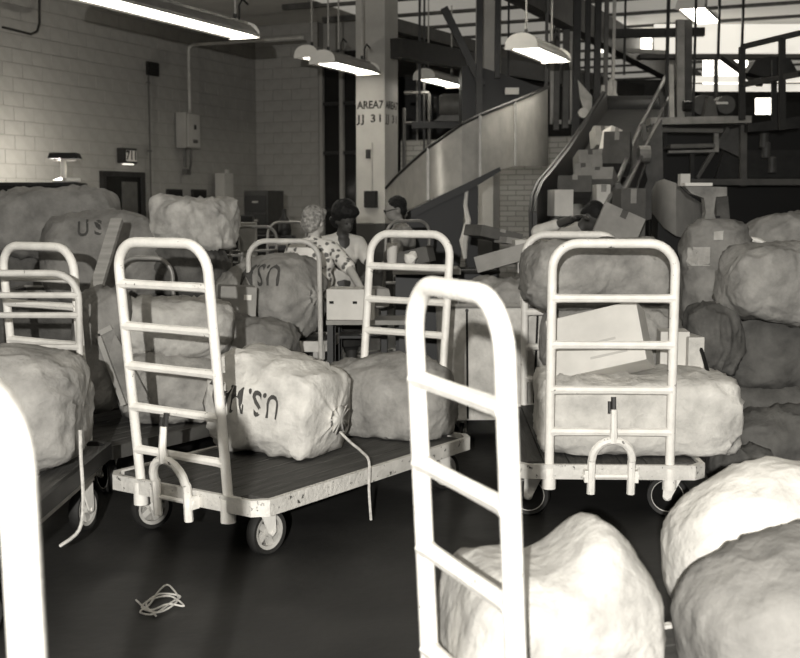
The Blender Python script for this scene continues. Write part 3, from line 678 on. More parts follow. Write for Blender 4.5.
CB = cart('white mail cart seen end on, loaded with a carton between sacks', (1.065, 5.72), 2, Wd=.98, rungs=(1.145, .91, .68, .465), hw=.305, casters=(80, 75, 20, 30), lean=.02)
CCc = cart('blurred near white mail cart with tall handle frame at the bottom centre', (.152, 2.74), 68, H=1.405, rungs=(1.155, .93, .70, .42), hw=.255, casters=(20, 50, 10, -40), hook=False, lean=.05, tr=.0255)
CE = cart('very near white mail cart cut off at the left edge of the view', (-.50, 1.22), -80, H=1.385, rungs=(.9, .7, .5), hw=.26, hook=False, lean=-.02, tr=.025, loops=(1, 0))
CF = cart('low grey mail cart at the left edge under a pale sack', (-1.9, 3.9), 0, H=1.27, hw=.29, m='paint_far', rim='dark_metal', deckz=.42, tr=.018, rungs=(1.16, 1.06, .9), loops=(0, 1), hook=False, lean=.03)  # dark rim colour carries the shadow of the very near cart
Wg = Vector((-math.cos(R(33)), math.sin(R(33)), 0))
gfr = Vector((-1.60, 6.13, 0)) + Wg * .45
CG = cart('white mail cart behind the left cart, piled with sacks', (gfr.x, gfr.y), 33, hw=.29, casters=(10, 70, 0, 20), rim='mid_metal', H=1.385, rungs=(1.21, 1.06, .85, .6), loops=(1, 0))
# cart with a high deck behind the round lettered sack
hr = at(323, 300, 8.0)
CH = cart('grey mail cart with raised deck holding the round lettered sack', (hr.x - .27, 8.05), 5, H=1.365, hw=.25, m='paint_far', tr=.018, rungs=(), deckz=.66, Wd=.6, L=.62, loops=(1, 0), hook=False)
far = [(214, 9.5, 1.40, 'far grey handle cart just right of the pale topped sack'), (252, 10.6, 1.42, 'far grey handle cart standing before the dark file cabinet'), (285, 12.3, 1.44, 'far grey handle cart left of the floral blouse'), (405, 10.0, 1.48, 'far grey handle cart beside the man in glasses')]
for px, Y, H, lb in far:
    p = at(px, 230, Y); cart(lb, (p.x, Y), -38, H=H, hw=.24, m='steel_dull', tr=.014, rungs=(1.2, .95), Wd=.6, L=.5, loops=(1, 0), hook=False, detail=False)
lowp = at(147, 290, 8.0)
cart('low grey loop handle cart showing through the left cart handle', (lowp.x, 8.0), 4, H=1.25, hw=.19, m='steel_dull', tr=.017, rungs=(.9,), Wd=.42, L=.42, loops=(1, 0), hook=False, detail=False)
rgt = at(748, 250, 8.6)
cart('pale loop handle cart behind the labelled sacks at the right', (rgt.x, 8.6), 20, H=1.36, hw=.16, m='paint', tr=.02, rungs=(1.0,), Wd=.7, L=.8, loops=(1, 0), hook=False, detail=False)

# ------------------------------------------------------------------ mail sacks
def sack(label, A, B, ru, rv, m, seed, z0=None, n=2.8, mouth=0, lump=.055, wr=.034, up=(0, 0, 1), text=None, ta=1, tb=1, cap=3.2, name='mail_sack', cat='sack', nt=44, nph=52, sag=0, labels=(), group='mail sacks', peaks=(), tsx=.82):
    A, B = Vector(A), Vector(B); ax = B - A; L = ax.length; axn = ax / L; upv = Vector(up); side = axn.cross(upv).normalized(); upn = side.cross(axn).normalized()
    sd = Vector((seed * 3.7, seed * 1.9, -seed * 2.3)); base = (A + B) / 2
    zmin = z0
    def S(t, ph, off=0):
        tt = min(max(t, 0), 1)
        if mouth and tt > .86:
            k = (tt - .86) / .14
            r0 = (1 - abs(2 * .86 - 1) ** cap) ** (1 / cap)
            r = r0 * (1 - k * 1.35) if k < .62 else r0 * (.163 + (k - .62) * .42)
            tx = .86 + .14 * (k * .75)
            rip = .16 * min(1, k * 2) * math.sin(ph * 9 + seed)
        else:
            r = max(0, 1 - abs(2 * tt - 1) ** cap) ** (1 / cap); tx = tt; rip = 0
            if mouth and tt > .7: rip = .05 * (tt - .7) / .16 * math.sin(ph * 9 + seed)
        tp = ta + (tb - ta) * tt
        c, s_ = math.cos(ph), math.sin(ph)
        x = math.copysign(abs(c) ** (2 / n), c); y = math.copysign(abs(s_) ** (2 / n), s_)
        rad = side * (x * ru) + upn * (y * rv)
        p = A + ax * tx + rad * (r * tp * (1 + rip)) - Vector((0, 0, 1)) * (sag * 4 * tt * (1 - tt) * -1)
        w = min(1, r * 1.4)
        nz = noise.noise(p * 2.3 + sd) * lump * w
        q = p * 5.5 + sd; q2 = Vector((q.x + noise.noise(q * .6) * 1.5, q.y, q.z + noise.noise(q * .6 + Vector((5, 1, 2))) * 1.5))
        rg = (1 - abs(noise.noise(q2))) ** 4; rg2 = (1 - abs(noise.noise(q2 * 2.1 + sd))) ** 4
        d = (rad + axn * ((2 * tt - 1) ** 5 * ru)).normalized()
        p = p + d * (nz + (rg - .4) * wr * w + (rg2 - .4) * wr * .45 * w + off)
        for (a_, c_, am, wt, wp) in peaks: p = p + Vector((0, 0, am * math.exp(-((tt - a_) / wt) ** 2 - ((((ph + math.pi) % (2 * math.pi)) - math.pi - c_) / wp) ** 2)))
        if zmin is not None and p.z < zmin + .004: p.z = zmin + .004 + off * .2
        return p
    def PH(yy):
        yy = max(-.98, min(.98, yy)); return math.asin(math.copysign(abs(yy) ** (n / 2), yy))
    b = MB(); vs = []; fs = []
    ts = [.5 - .5 * math.cos(math.pi * (i + .35) / (nt + .7 - 1 + .0)) for i in range(nt)]
    ts = [min(max(t, .002), .998) for t in ts]
    for t in ts:
        for j in range(nph): vs.append(S(t, 2 * math.pi * j / nph))
    for i in range(nt - 1):
        for j in range(nph): fs.append((i * nph + j, i * nph + (j + 1) % nph, (i + 1) * nph + (j + 1) % nph, (i + 1) * nph + j))
    ca = sum((vs[j] for j in range(nph)), Vector()) / nph; vs.append(ca); ia = len(vs) - 1
    cb = sum((vs[(nt - 1) * nph + j] for j in range(nph)), Vector()) / nph; vs.append(cb); ib = len(vs) - 1
    for j in range(nph): fs.append((ia, (j + 1) % nph, j)); fs.append((ib, (nt - 1) * nph + j, (nt - 1) * nph + (j + 1) % nph))
    b.add(vs, fs); org = Vector((base.x, base.y, min(v.z for v in vs)))
    me = b.mesh(name, m, org)
    for p in me.polygons: p.use_smooth = True
    o = bpy.data.objects.new(name, me); C.objects.link(o); o.location = org; tag(o, label, cat, group)
    if mouth:
        rr = MB(); rr.tube([S(.948, 2 * math.pi * j / 24, .008) for j in range(25)], .009, 6, cap=False); rr.build('tie_cord', 'canvas_dark', o, origin=org, loc=(0, 0, 0), smooth=True)
    if text:
        s_, t0, p0, size, flip = text
        tv, tf = text_mb(s_, size, bold=.003); g = -1 if flip else 1
        bm = bmesh.new(); V_ = [bm.verts.new(v) for v in tv]
        for f in tf:
            try: bm.faces.new([V_[i] for i in f])
            except ValueError: pass
        bmesh.ops.triangulate(bm, faces=bm.faces[:])
        bmesh.ops.subdivide_edges(bm, edges=[e for e in bm.edges if e.calc_length() > size * .18], cuts=1, use_grid_fill=False)
        bm.verts.index_update()
        tb_ = MB(); tb_.add([S(t0 + g * v.co.x * tsx / L, PH(p0 + g * v.co.y / rv), .006) for v in bm.verts], [[v.index for v in f.verts] for f in bm.faces]); bm.free()
        tb_.build('lettering', 'ink', o, origin=org, loc=(0, 0, 0))
    for (t0, p0, w, h) in labels:
        lb = MB(); g = 4; pts = []
        for i in range(g + 1):
            for j in range(g + 1): pts.append(S(t0 + (i / g - .5) * w / L, PH(p0 + (j / g - .5) * h / rv), .008))
        lb.add(pts, [(i * (g + 1) + j, (i + 1) * (g + 1) + j, (i + 1) * (g + 1) + j + 1, i * (g + 1) + j + 1) for i in range(g) for j in range(g)]); lb.build('label_tag', 'canvas_pale', o, origin=org, loc=(0, 0, 0))
    return o
DZ = .30
# on the left cart
sack('pale sack with U.S. MAIL upside down on the left cart deck', at(232, 394, 6.25), at(345, 420, 5.93), .28, .26, 'canvas_white', 1, DZ, n=3.6, mouth=1, cap=5, lump=.05, ta=1.12, tb=.86, text=('U.S. MAIL', .39, .25, .17, True), tsx=.56)
sack('plain grey sack lying beside the lettered sack on the left cart', at(318, 398, 6.85), at(452, 408, 6.42), .27, .27, 'canvas', 2, DZ, n=2.6, cap=3.4, lump=.06)
# on the end-on cart
sack('broad pale sack lying on the deck of the end-on cart', (.75, 6.25, .505), (1.79, 6.2, .505), .36, .215, 'canvas_white', 3, DZ, n=4.2, cap=8, lump=.04)
sack('middle grey sack behind the carton on the end-on cart', (.85, 7.0, .78), (1.72, 6.9, .78), .3, .28, 'canvas', 4, None, cap=3.2)
sack('large grey sack on top of the load of the end-on cart', (.74, 6.95, 1.21), (1.64, 6.98, 1.20), .34, .21, 'canvas', 5, None, n=3.2, cap=4, mouth=0, lump=.05)
# on the near cart
sack('overexposed white sack on the deck of the blurred near cart', (.135, 3.0, .47), (.665, 3.1, .37), .28, .215, 'canvas_pale', 6, DZ, n=3.4, cap=5, lump=.03, wr=.016, tb=.82, peaks=((.70, 1.5, .17, .22, .8),))
sack('white sack at the lower right corner, behind its neighbour', (.86, 3.60, .44), (1.7, 3.70, .47), .25, .25, 'canvas_white', 7, DZ, n=2.8, cap=3, wr=.016, peaks=((.45, 1.5, .06, .25, .8),))
sack('greyish white sack in the lower right corner, nearest the camera', (.80, 3.05, .38), (1.65, 3.2, .50), .26, .25, 'canvas_grey', 8, DZ, n=2.8, cap=2.8, wr=.02)
# left edge
sack('pale sack at the left edge on the low grey cart', (-2.4, 5.15, .71), (-1.44, 5.2, .69), .3, .265, 'canvas', 9, .42, n=3, cap=6, wr=.03)
# pile on the cart behind
sack('lower dim sack seen through the left cart handle', at(118, 385, 6.95), at(226, 388, 7.1), .3, .22, 'canvas', 10, DZ, cap=3.5)
sack('upper pale sack seen through the left cart handle', at(112, 328, 7.0), at(232, 330, 7.2), .28, .2, 'canvas_pale', 11, None, cap=3.5, wr=.03)
sack('flat grey sack between the handle and the carton by the lettered sack', at(210, 345, 7.5), at(294, 352, 7.35), .26, .2, 'canvas_grey', 12, None, cap=3)
sack('grey canvas bundle between the two left cart handles', at(72, 345, 6.85), at(128, 352, 6.9), .25, .34, 'canvas_grey', 13, None, cap=4, n=4)
sack('round grey sack with upside down lettering behind the left carts', at(228, 300, 8.55), at(322, 296, 8.05), .32, .32, 'canvas', 14, .665, n=2.2, cap=2.2, mouth=1, text=('U.S.M', .66, .55, .19, True), tsx=.66)
sack('large grey lettered sack at the far left in front of the door', at(40, 260, 8.45), at(168, 256, 8.6), .3, .34, 'canvas_grey', 15, None, cap=3, lump=.07, text=('U S', .42, .70, .15, False))
sack('big plain sack at the left edge below the desk lamp', at(-10, 222, 9.1), at(118, 226, 9.2), .32, .28, 'canvas_grey', 16, None, cap=4, n=3.4)
sack('pale wrinkled sack mouth left of the pale wall post', at(160, 222, 8.6), at(230, 224, 8.4), .24, .19, 'canvas_pale', 17, None, n=3.8, cap=5, mouth=0, wr=.05, ta=.9)
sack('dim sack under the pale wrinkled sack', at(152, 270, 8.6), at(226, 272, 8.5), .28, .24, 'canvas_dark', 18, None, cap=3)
# right pile
sack('tall grey sack with two white labels in the right pile', at(712, 330, 7.55), at(714, 220, 7.6), .20, .22, 'canvas_grey', 19, None, up=(-1, 0, 0), n=2.8, cap=3.4, tb=1.1, labels=((.84, .12, .05, .055), (.70, -.42, .05, .05), (.66, .6, .12, .12)))
sack('wide boxy pale grey sack at the right edge', at(724, 280, 7.2), at(850, 285, 7.3), .26, .25, 'canvas', 20, None, n=3.2, cap=4)
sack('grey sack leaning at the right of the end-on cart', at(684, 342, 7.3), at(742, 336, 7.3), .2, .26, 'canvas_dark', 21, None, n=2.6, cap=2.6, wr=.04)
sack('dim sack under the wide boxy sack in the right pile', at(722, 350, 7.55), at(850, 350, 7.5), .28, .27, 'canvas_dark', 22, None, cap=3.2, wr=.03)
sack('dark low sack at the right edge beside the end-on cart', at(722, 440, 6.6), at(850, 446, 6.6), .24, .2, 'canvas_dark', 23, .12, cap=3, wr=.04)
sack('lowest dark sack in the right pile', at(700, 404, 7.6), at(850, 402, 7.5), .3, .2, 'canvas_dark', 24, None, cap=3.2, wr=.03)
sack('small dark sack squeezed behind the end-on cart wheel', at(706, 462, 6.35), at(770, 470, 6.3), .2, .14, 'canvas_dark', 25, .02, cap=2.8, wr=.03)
sack('far sack with pale rim at the right edge of the pile', at(742, 238, 9.0), at(850, 232, 9.0), .25, .2, 'canvas', 26, None, cap=3)
# centre, on and behind the white bin
sack('dim crumpled sack on top of the white bin', at(462, 298, 7.95), at(548, 294, 8.05), .25, .12, 'canvas', 27, None, cap=3, wr=.05)
# ------------------------------------------------------------------ canvas hampers that carry the piles
def hamper(label, cx, cy, w, d, z1, m, rz=0, seams=0):
    o = thing('mail_hamper', label, 'hamper', (cx, cy, 0), rz, 'wheeled hampers')
    b = MB(); zb = .16; t_ = .02
    def ring(z, k): return [(-w / 2 * k, -d / 2 * k, z), (w / 2 * k, -d / 2 * k, z), (w / 2 * k, d / 2 * k, z), (-w / 2 * k, d / 2 * k, z)]
    rings = [ring(zb, .93), ring(z1, 1), [(x * (1 - 2 * t_ / w), y * (1 - 2 * t_ / d), z) for x, y, z in ring(z1, 1)], [(x * .95, y * .95, zb + .05) for x, y, z in ring(zb, .93)]]
    vs = [p for r_ in rings for p in r_]; fs = [(3, 2, 1, 0), (12, 13, 14, 15)]
    for k in range(3):
        for j in range(4): fs.append((k * 4 + j, k * 4 + (j + 1) % 4, k * 4 + 4 + (j + 1) % 4, k * 4 + 4 + j))
    b.add(vs, fs); b.build('body', m, o)
    b = MB(); rr = ring(z1, 1.005); b.tube([Vector(p) for p in rr + rr[:1]], .018, 6, cap=False); b.build('rim', 'steel_dull', o)
    for k in range(seams):
        x = -w / 2 + w * (k + .65) / seams; q = MB(); q.bar((x * .935, -d / 2 * .935 - .003, zb + .01), (x, -d / 2 - .003, z1 - .02), .014, .008, up=(0, 1, 0)); q.build('seam', 'ink_dark', o)
        if k < 3: q = MB(); q.lathe([(0, -.004), (.012, -.004), (.012, .004), (0, .004)], (x, -d / 2 - .008, z1 - .03), 'y', 8); q.build('rivet', 'dark_metal', o)
    tm, hm, fm = wheel_meshes()
    for x in (-w / 2 + .12, w / 2 - .12):
        for y in (-d / 2 + .12, d / 2 - .12):
            cs = link('caster', fm, o, (x * .9, y * .9, .1), (0, 0, random.uniform(-1, 1))); cs.scale = (.6, .6, .6); cs.location.z = .06
            link('tyre', tm, cs, (0, .035, 0)); link('hub', hm, cs, (0, .035, 0))
    return o
wb = hamper('white bin with dark seams behind the near cart handle', at(494, 350, 7.7).x, 8.02, .72, .66, .94, 'canvas_white', R(3), seams=3)
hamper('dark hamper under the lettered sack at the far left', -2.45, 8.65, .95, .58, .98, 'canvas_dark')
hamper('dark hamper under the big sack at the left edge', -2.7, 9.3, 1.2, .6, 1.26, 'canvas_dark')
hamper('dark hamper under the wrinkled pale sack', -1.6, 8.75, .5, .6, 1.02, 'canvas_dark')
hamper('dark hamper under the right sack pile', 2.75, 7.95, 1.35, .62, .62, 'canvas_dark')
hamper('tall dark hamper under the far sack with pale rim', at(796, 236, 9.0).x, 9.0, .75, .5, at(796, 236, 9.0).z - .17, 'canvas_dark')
# ------------------------------------------------------------------ cartons and small things on the carts
bc = carton('carton', 'long pale carton with two faint printed lines on the end-on cart', (1.095, 6.08, .715), (.50, .22, .33), R(-20), R(-20), R(-15), 'carton_pale', tape=False, prints=((-.02, .15, .26, .012), (.06, .07, .2, .012)))
carton('carton', 'white carton behind the long carton, beside the right handle post', at(672, 372, 6.45), (.16, .2, .24), R(-6), 0, 0, 'carton_pale', tape=False)
carton('carton', 'narrow white carton just right of the end-on cart handle', at(690, 376, 6.4), (.09, .2, .23), R(4), 0, 0, 'canvas_white', tape=False)
carton('carton', 'small pale carton with dark stamp left of the round lettered sack', at(236, 321, 7.75), (.24, .22, .24), R(14), 0, R(3), 'carton', tape=False, labelp=((.06, .17, .05, .035),))
pk = thing('wooden_plank', 'pale narrow plank leaning on the sacks at the left', 'plank', at(92, 303, 7.0)); q = pk.location.copy()
b = MB(); b.bar((0, 0, 0), at(117, 220, 7.5) - q, .075, .035); b.build('board', 'plank_wood', pk)
pn = thing('leaning_panel', 'pale edged flat panel leaning behind the left cart handle', 'panel', at(124, 405, 6.7)); q = pn.location.copy()
b = MB(); b.prism([at(x, y, 6.65) - q for x, y in ((99, 335), (112, 328), (150, 400), (124, 404))], (0, .03, 0)); b.build('panel_sheet', 'canvas_grey', pn)
b = MB(); b.bar(at(98, 334, 6.63) - q, at(124, 405, 6.63) - q, .025, .03); b.bar(at(98, 334, 6.63) - q, at(112, 327, 6.63) - q, .025, .03); b.build('edge_strip', 'carton', pn)
# sorting table in front of the women with boxes
tb = thing('sorting_table', 'low table with papers in front of the two women', 'table', (-.30, 8.82, 0)); q = tb.location.copy()
b = MB(); b.bbox((0, 0, .90), (.42, .4, .04), .01); b.build('tabletop', 'carton', tb)
for x in (-.18, .18):
    for y in (-.16, .16): b = MB(); b.bar((x, y, 0), (x, y, .885), .045); b.build('leg', 'dark_metal', tb)
b = MB(); b.box((0, 0, .62), (.38, .34, .02)); b.build('shelf', 'dark_metal', tb)
wc = carton('carton', 'white cardboard tray with two dark hand holes on the sorting table', at(353, 318, 7.95), (.33, .3, .21), R(-4), 0, 0, 'carton_pale', tape=False)
for x in (-.13, .03): b = MB(); b.box((x, -.151, .12), (.03, .004, .018)); b.build('hand_hole', 'ink_dark', wc)
t = carton('carton', 'round ended pale parcel beside the white cardboard tray', at(375, 308, 7.9), (.2, .2, .15), R(15), 0, 0, 'carton', tape=False, r=.06)
st_ = thing('tray_stand', 'dark stand under the white cardboard tray', 'stand', (at(353, 318, 7.95).x, 7.95, 0))
zz = at(353, 318, 7.95).z
b = MB(); b.box((.1, 0, zz - .015), (.55, .36, .03)); b.build('top_board', 'carton', st_)
for x in (-.15, .34):
    for y in (-.15, .15): b = MB(); b.bar((x, y, 0), (x, y, zz - .03), .04); b.build('leg', 'dark_metal', st_)
# things on the wire shelf of the left cart far handle
fl2 = carton('carton', 'open grey carton seen through the far handle of the left cart', at(413, 266, 8.6), (.32, .2, .12), R(-16), 0, R(-14), 'carton_dark', tape=False)
t = thing('paper_cup', 'pale paper cup beside the open grey carton', 'cup', at(392, 266, 8.5)); b = MB(); b.lathe([(.035, 0), (.042, .17), (.038, .17), (.032, .01), (0, .01)], n=14); b.build('cup_wall', 'carton_pale', t, smooth=True)
t = thing('crumpled_paper', 'crumpled white paper on the open carton', 'paper', at(411, 262, 8.4)); b = MB()
bm = bmesh.new(); bmesh.ops.create_icosphere(bm, subdivisions=2, radius=.05)
for v in bm.verts: v.co *= 1 + .5 * noise.noise(v.co * 40)
bm.verts.index_update(); b.add([v.co + Vector((0, 0, .03)) for v in bm.verts], [[v.index for v in f.verts] for f in bm.faces]); bm.free(); b.build('paper', 'paper', t)
st2 = thing('packing_bench', 'dark packing bench behind the far handle of the left cart', 'bench', (at(418, 268, 8.7).x, 8.7, 0)); zz = at(412, 268, 8.6).z
b = MB(); b.box((.06, 0, zz - .02), (.5, .5, .04)); b.build('bench_top', 'carton', st2)
b = MB(); b.box((.06, .1, (zz - .04) / 2), (.46, .3, zz - .04)); b.build('bench_body', 'black_metal', st2)
# heap of flat cartons behind the white bin
HG = 'cartons heaped behind the white bin'
for i, (px, py, Y, s, rz, ry, m, lb) in enumerate([
    (500, 288, 8.3, (.62, .4, .06), 8, -3, 'carton', 'wide flat carton at the front of the centre heap'),
    (508, 265, 8.5, (.4, .3, .12), -18, -16, 'carton', 'tilted flat carton in the middle of the centre heap'),
    (492, 240, 9.3, (.38, .3, .09), 24, 12, 'carton_dark', 'dark flat carton at the back left of the centre heap'),
    (527, 262, 8.9, (.5, .3, .1), -5, -6, 'carton', 'long carton under the bending man arm'),
    (530, 247, 9.1, (.3, .3, .06), 6, 0, 'carton_pale', 'pale flat carton right of the tilted carton'),
    (515, 245, 9.2, (.28, .2, .05), 25, 8, 'carton', 'small thin carton lying on the back of the heap'),
    (545, 272, 8.6, (.42, .3, .08), -4, 0, 'carton_pale', 'pale flat carton half under the large grey sack'),
    (478, 300, 8.0, (.25, .3, .1), 30, 0, 'carton', 'small carton at the left end of the centre heap')]):
    carton('carton', lb, at(px, py, Y), s, R(rz), 0, R(ry), m, HG, tape=i % 2 == 0)
hb = thing('heap_bench', 'dark bench carrying the centre heap of cartons', 'bench', (at(515, 290, 8.9).x, 9.0, 0)); zz = at(500, 290, 8.3).z - .005
b = MB(); b.bbox((0, 0, zz - .03), (1.0, 1.2, .06), .01); b.build('bench_top', 'carton_dark', hb)
for x in (-.45, .45):
    for y in (-.5, .5): b = MB(); b.bar((x, y, 0), (x, y, zz - .06), .06); b.build('leg', 'black_metal', hb)
dbx = thing('dark_bin', 'black bin between the far handle and the centre heap', 'bin', (at(462, 270, 10.1).x, 10.2, 0))
b = MB(); b.bbox((0, 0, .52), (.62, .5, 1.04), .02); b.build('bin_body', 'black_metal', dbx); b = MB(); b.tube([(-.31, -.25, 1.04), (.31, -.25, 1.04), (.31, .25, 1.04), (-.31, .25, 1.04), (-.31, -.25, 1.04)], .02, 6); b.build('rim', 'dark_metal', dbx)
carton('carton', 'grey square carton held up by the bending man', at(612, 241, 9.0), (.34, .1, .26), R(-6), R(-20), R(24), 'carton', None)
# cabinets by the back wall
fc = thing('file_cabinet', 'dark file cabinet with drawers near the back wall', 'cabinet', at(264, 207, 18.5)); fc.location.z = 0; fc.rotation_euler.z = ROTB
b = MB(); b.bbox((0, 0, .93), (.44, .5, 1.86), .01); b.build('body', 'dark_metal', fc)
for k in range(6):
    b = MB(); b.bbox((0, -.255, .2 + k * .29), (.38, .02, .26), .005); d = b.build('drawer', 'black_metal', fc); b = MB(); b.box((0, -.27, .23 + k * .29), (.1, .02, .03)); b.build('handle', 'steel_dull', d)
dk = thing('dark_desk', 'long dark desk below the file cabinet', 'desk', at(258, 207, 16)); dk.location.z = 0
b = MB(); b.bbox((0, 0, 1.18), (1.0, .5, .06), .01); b.build('desk_top', 'black_metal', dk); b = MB(); b.box((0, .05, .57), (.95, .4, 1.14)); b.build('desk_body', 'black_metal', dk)
mc = thing('office_machine', 'small dark office machine with pale front on the dark desk', 'machine', Vector((at(245, 207, 15.9).x, 15.9, 1.21)))
b = MB(); b.bbox((0, 0, .08), (.3, .25, .16), .01); b.build('base', 'carton', mc); b = MB(); b.bbox((-.02, .02, .22), (.26, .2, .12), .02); b.build('cover', 'black_metal', mc)
vz = thing('dark_bottle', 'dark bottle shaped object at the right end of the dark desk', 'bottle', Vector((at(284, 207, 15.9).x, 15.9, 1.21)))
b = MB(); b.lathe([(0, 0), (.09, 0), (.1, .06), (.08, .2), (.03, .28), (.03, .36), (0, .36)], n=16); b.build('body', 'black_metal', vz, smooth=True)
carton('carton', 'tall white carton standing behind the far handle carts', at(248, 262, 11.6), (.17, .2, .4), 0, 0, 0, 'carton', tape=False)
t = thing('carton_rack', 'dark rack under the tall white carton', 'rack', (at(248, 262, 11.6).x, 11.6, 0)); zz = at(248, 262, 11.6).z
b = MB(); b.box((0, 0, zz - .03), (.7, .4, .06)); b.build('shelf', 'dark_metal', t)
for x in (-.32, .32): b = MB(); b.box((x, 0, (zz - .06) / 2), (.05, .38, zz - .06)); b.build('side', 'black_metal', t)
# desk lamp on a dark cabinet at the far left
cb_ = thing('low_cabinet', 'dark cabinet under the desk lamp at the left edge', 'cabinet', (at(40, 190, 15.6).x, 15.6, 0)); zt = at(60, 184, 15.4).z
b = MB(); b.bbox((0, 0, zt / 2), (1.1, .5, zt), .01); b.build('body', 'black_metal', cb_); b = MB(); b.bbox((0, -.02, zt), (1.14, .56, .04), .005); b.build('top', 'dark_metal', cb_)
dl = thing('desk_lamp', 'desk lamp with flat dark shade lighting the block wall', 'lamp', Vector((at(64, 184, 15.4).x, 15.4, zt + .02)))
dl.scale = (1.25, 1.25, 1.25)
b = MB(); b.lathe([(0, 0), (.12, 0), (.12, .02), (.05, .05), (0, .05)], n=18); b.build('base', 'pale_metal', dl, smooth=True)
b = MB(); b.tube([(0, 0, .04), (0, 0, .16), (0, 0, .26)], [.03, .035, .022], 10); b.build('stem', 'white_paint', dl, smooth=True)
b = MB(); b.prism([(-.14, -.09, .25), (.18, -.09, .25), (.15, -.09, .31), (-.12, -.09, .31)], (0, .18, 0)); b.build('shade', 'black_metal', dl)
b = MB(); b.tube([(-.1, 0, .238), (.14, 0, .238)], .012, 8); b.build('tube', 'white_paint', dl)
li = bpy.data.lights.new('desk_lamp_light', 'POINT'); li.energy = 80; li.color = (1, .95, .85); li.shadow_soft_size = .04
lo = bpy.data.objects.new('desk_lamp_light', li); C.objects.link(lo); lo.location = dl.location + Vector((-.1, .2, .2))
t = thing('paper_bundle', 'crumpled pale papers beside the desk lamp stem', 'paper', Vector((at(73, 184, 15.3).x, 15.3, zt + .02)))
b = MB(); b.bbox((0, 0, .03), (.2, .16, .05), .02, Matrix.Rotation(.3, 3, 'Z')); b.build('paper', 'paper', t)
# ------------------------------------------------------------------ cords and scraps
def cord(label, pts, r=.006, m='rope', name='rope', cat='rope'):
    b = MB(); P_ = [Vector(p) for p in pts]; out = []
    for i in range(len(P_) - 1):
        for k in range(5):
            t_ = k / 5; p0 = P_[max(i - 1, 0)]; p1 = P_[i]; p2 = P_[i + 1]; p3 = P_[min(i + 2, len(P_) - 1)]
            out.append(.5 * ((2 * p1) + (p2 - p0) * t_ + (2 * p0 - 5 * p1 + 4 * p2 - p3) * t_ ** 2 + (3 * p1 - p0 - 3 * p2 + p3) * t_ ** 3))
    out.append(P_[-1]); b.tube(out, r, 6); o = b.build(name, m, origin=P_[-1], smooth=True); return tag(o, label, cat)
cord('pale cord hanging from the lettered sack over the cart edge', [at(340, 432, 5.75), at(350, 442, 5.7), at(362, 452, 5.62), at(369, 462, 5.55), at(369, 490, 5.55), at(371, 520, 5.55)], .007)
cord('pale cord hanging from the sack at the left edge', [at(80, 430, 4.95), at(81, 460, 4.93), at(83, 500, 4.93), at(79, 530, 4.93), at(60, 546, 4.93)], .008)
cord('short cord tied at the side of the white bin', [at(527, 278, 7.68), at(521, 296, 7.64), at(524, 320, 7.64), at(525, 352, 7.64)], .008)
cord('dark strap hanging beside the narrow white carton', [at(697, 342, 6.35), at(702, 352, 6.3), at(708, 372, 6.3), at(716, 392, 6.3)], .012, 'black_metal', 'strap', 'strap')
fp = [at_h(x, y, .012) for x, y in ((136, 600), (150, 610), (168, 604), (184, 606), (170, 596), (150, 600), (142, 608), (160, 612), (178, 600), (172, 588), (166, 585), (158, 592), (150, 604), (140, 612), (154, 614), (172, 602), (180, 596), (160, 594), (146, 604), (156, 616))]
cord('tangle of pale string lying on the dark floor', fp, .004, 'rope', 'string_tangle', 'string')
t = thing('luggage_tag', 'white tag hanging beside the end-on cart', 'tag', at(708, 385, 6.28)); b = MB(); b.box((0, 0, 0), (.075, .006, .02), Matrix.Rotation(R(28), 3, 'Y')); b.build('card', 'paper', t)
# ------------------------------------------------------------------ people
def ell(b, c, r, n=14, k=9, rot=None):
    prof = [(math.sin(math.pi * i / k), -math.cos(math.pi * i / k)) for i in range(k + 1)]
    vs = []; fs = []
    c = Vector(c)
    def tr(p):
        p = Vector((p.x * r[0], p.y * r[1], p.z * r[2])); return c + (rot @ p if rot is not None else p)
    vs.append(tr(Vector((0, 0, -1))))
    for i in range(1, k):
        for j in range(n): a = 2 * math.pi * j / n; vs.append(tr(Vector((prof[i][0] * math.cos(a), prof[i][0] * math.sin(a), prof[i][1]))))
    vs.append(tr(Vector((0, 0, 1)))); last = len(vs) - 1
    for j in range(n):
        fs.append((0, 1 + (j + 1) % n, 1 + j)); fs.append((last, 1 + (k - 2) * n + j, 1 + (k - 2) * n + (j + 1) % n))
        for i in range(k - 2): fs.append((1 + i * n + j, 1 + i * n + (j + 1) % n, 1 + (i + 1) * n + (j + 1) % n, 1 + (i + 1) * n + j))
    return b.add(vs, fs)
def limb(b, pts, rs, sx=1.0):
    pts = [Vector(p) for p in pts]
    for i in range(len(pts) - 1): b.tube([pts[i], pts[i + 1]], [rs[i], rs[i + 1]], 12)
    for p, r in zip(pts, rs): ell(b, p, (r, r, r), 12, 8)
    return b
def fuse(b, name, m, parent, voxel=.009, smooth=5):
    me = b.mesh('tmp'); o = bpy.data.objects.new('tmp', me); C.objects.link(o)
    md = o.modifiers.new('r', 'REMESH'); md.mode = 'VOXEL'; md.voxel_size = voxel; md.use_smooth_shade = True
    ms = o.modifiers.new('s', 'SMOOTH'); ms.iterations = smooth; ms.factor = .5
    dg = bpy.context.evaluated_depsgraph_get(); me2 = bpy.data.meshes.new_from_object(o.evaluated_get(dg)); me2.name = name
    bpy.data.objects.remove(o); me2.materials.clear(); me2.materials.append(M(m))
    for p in me2.polygons: p.use_smooth = True
    return link(name, me2, parent)
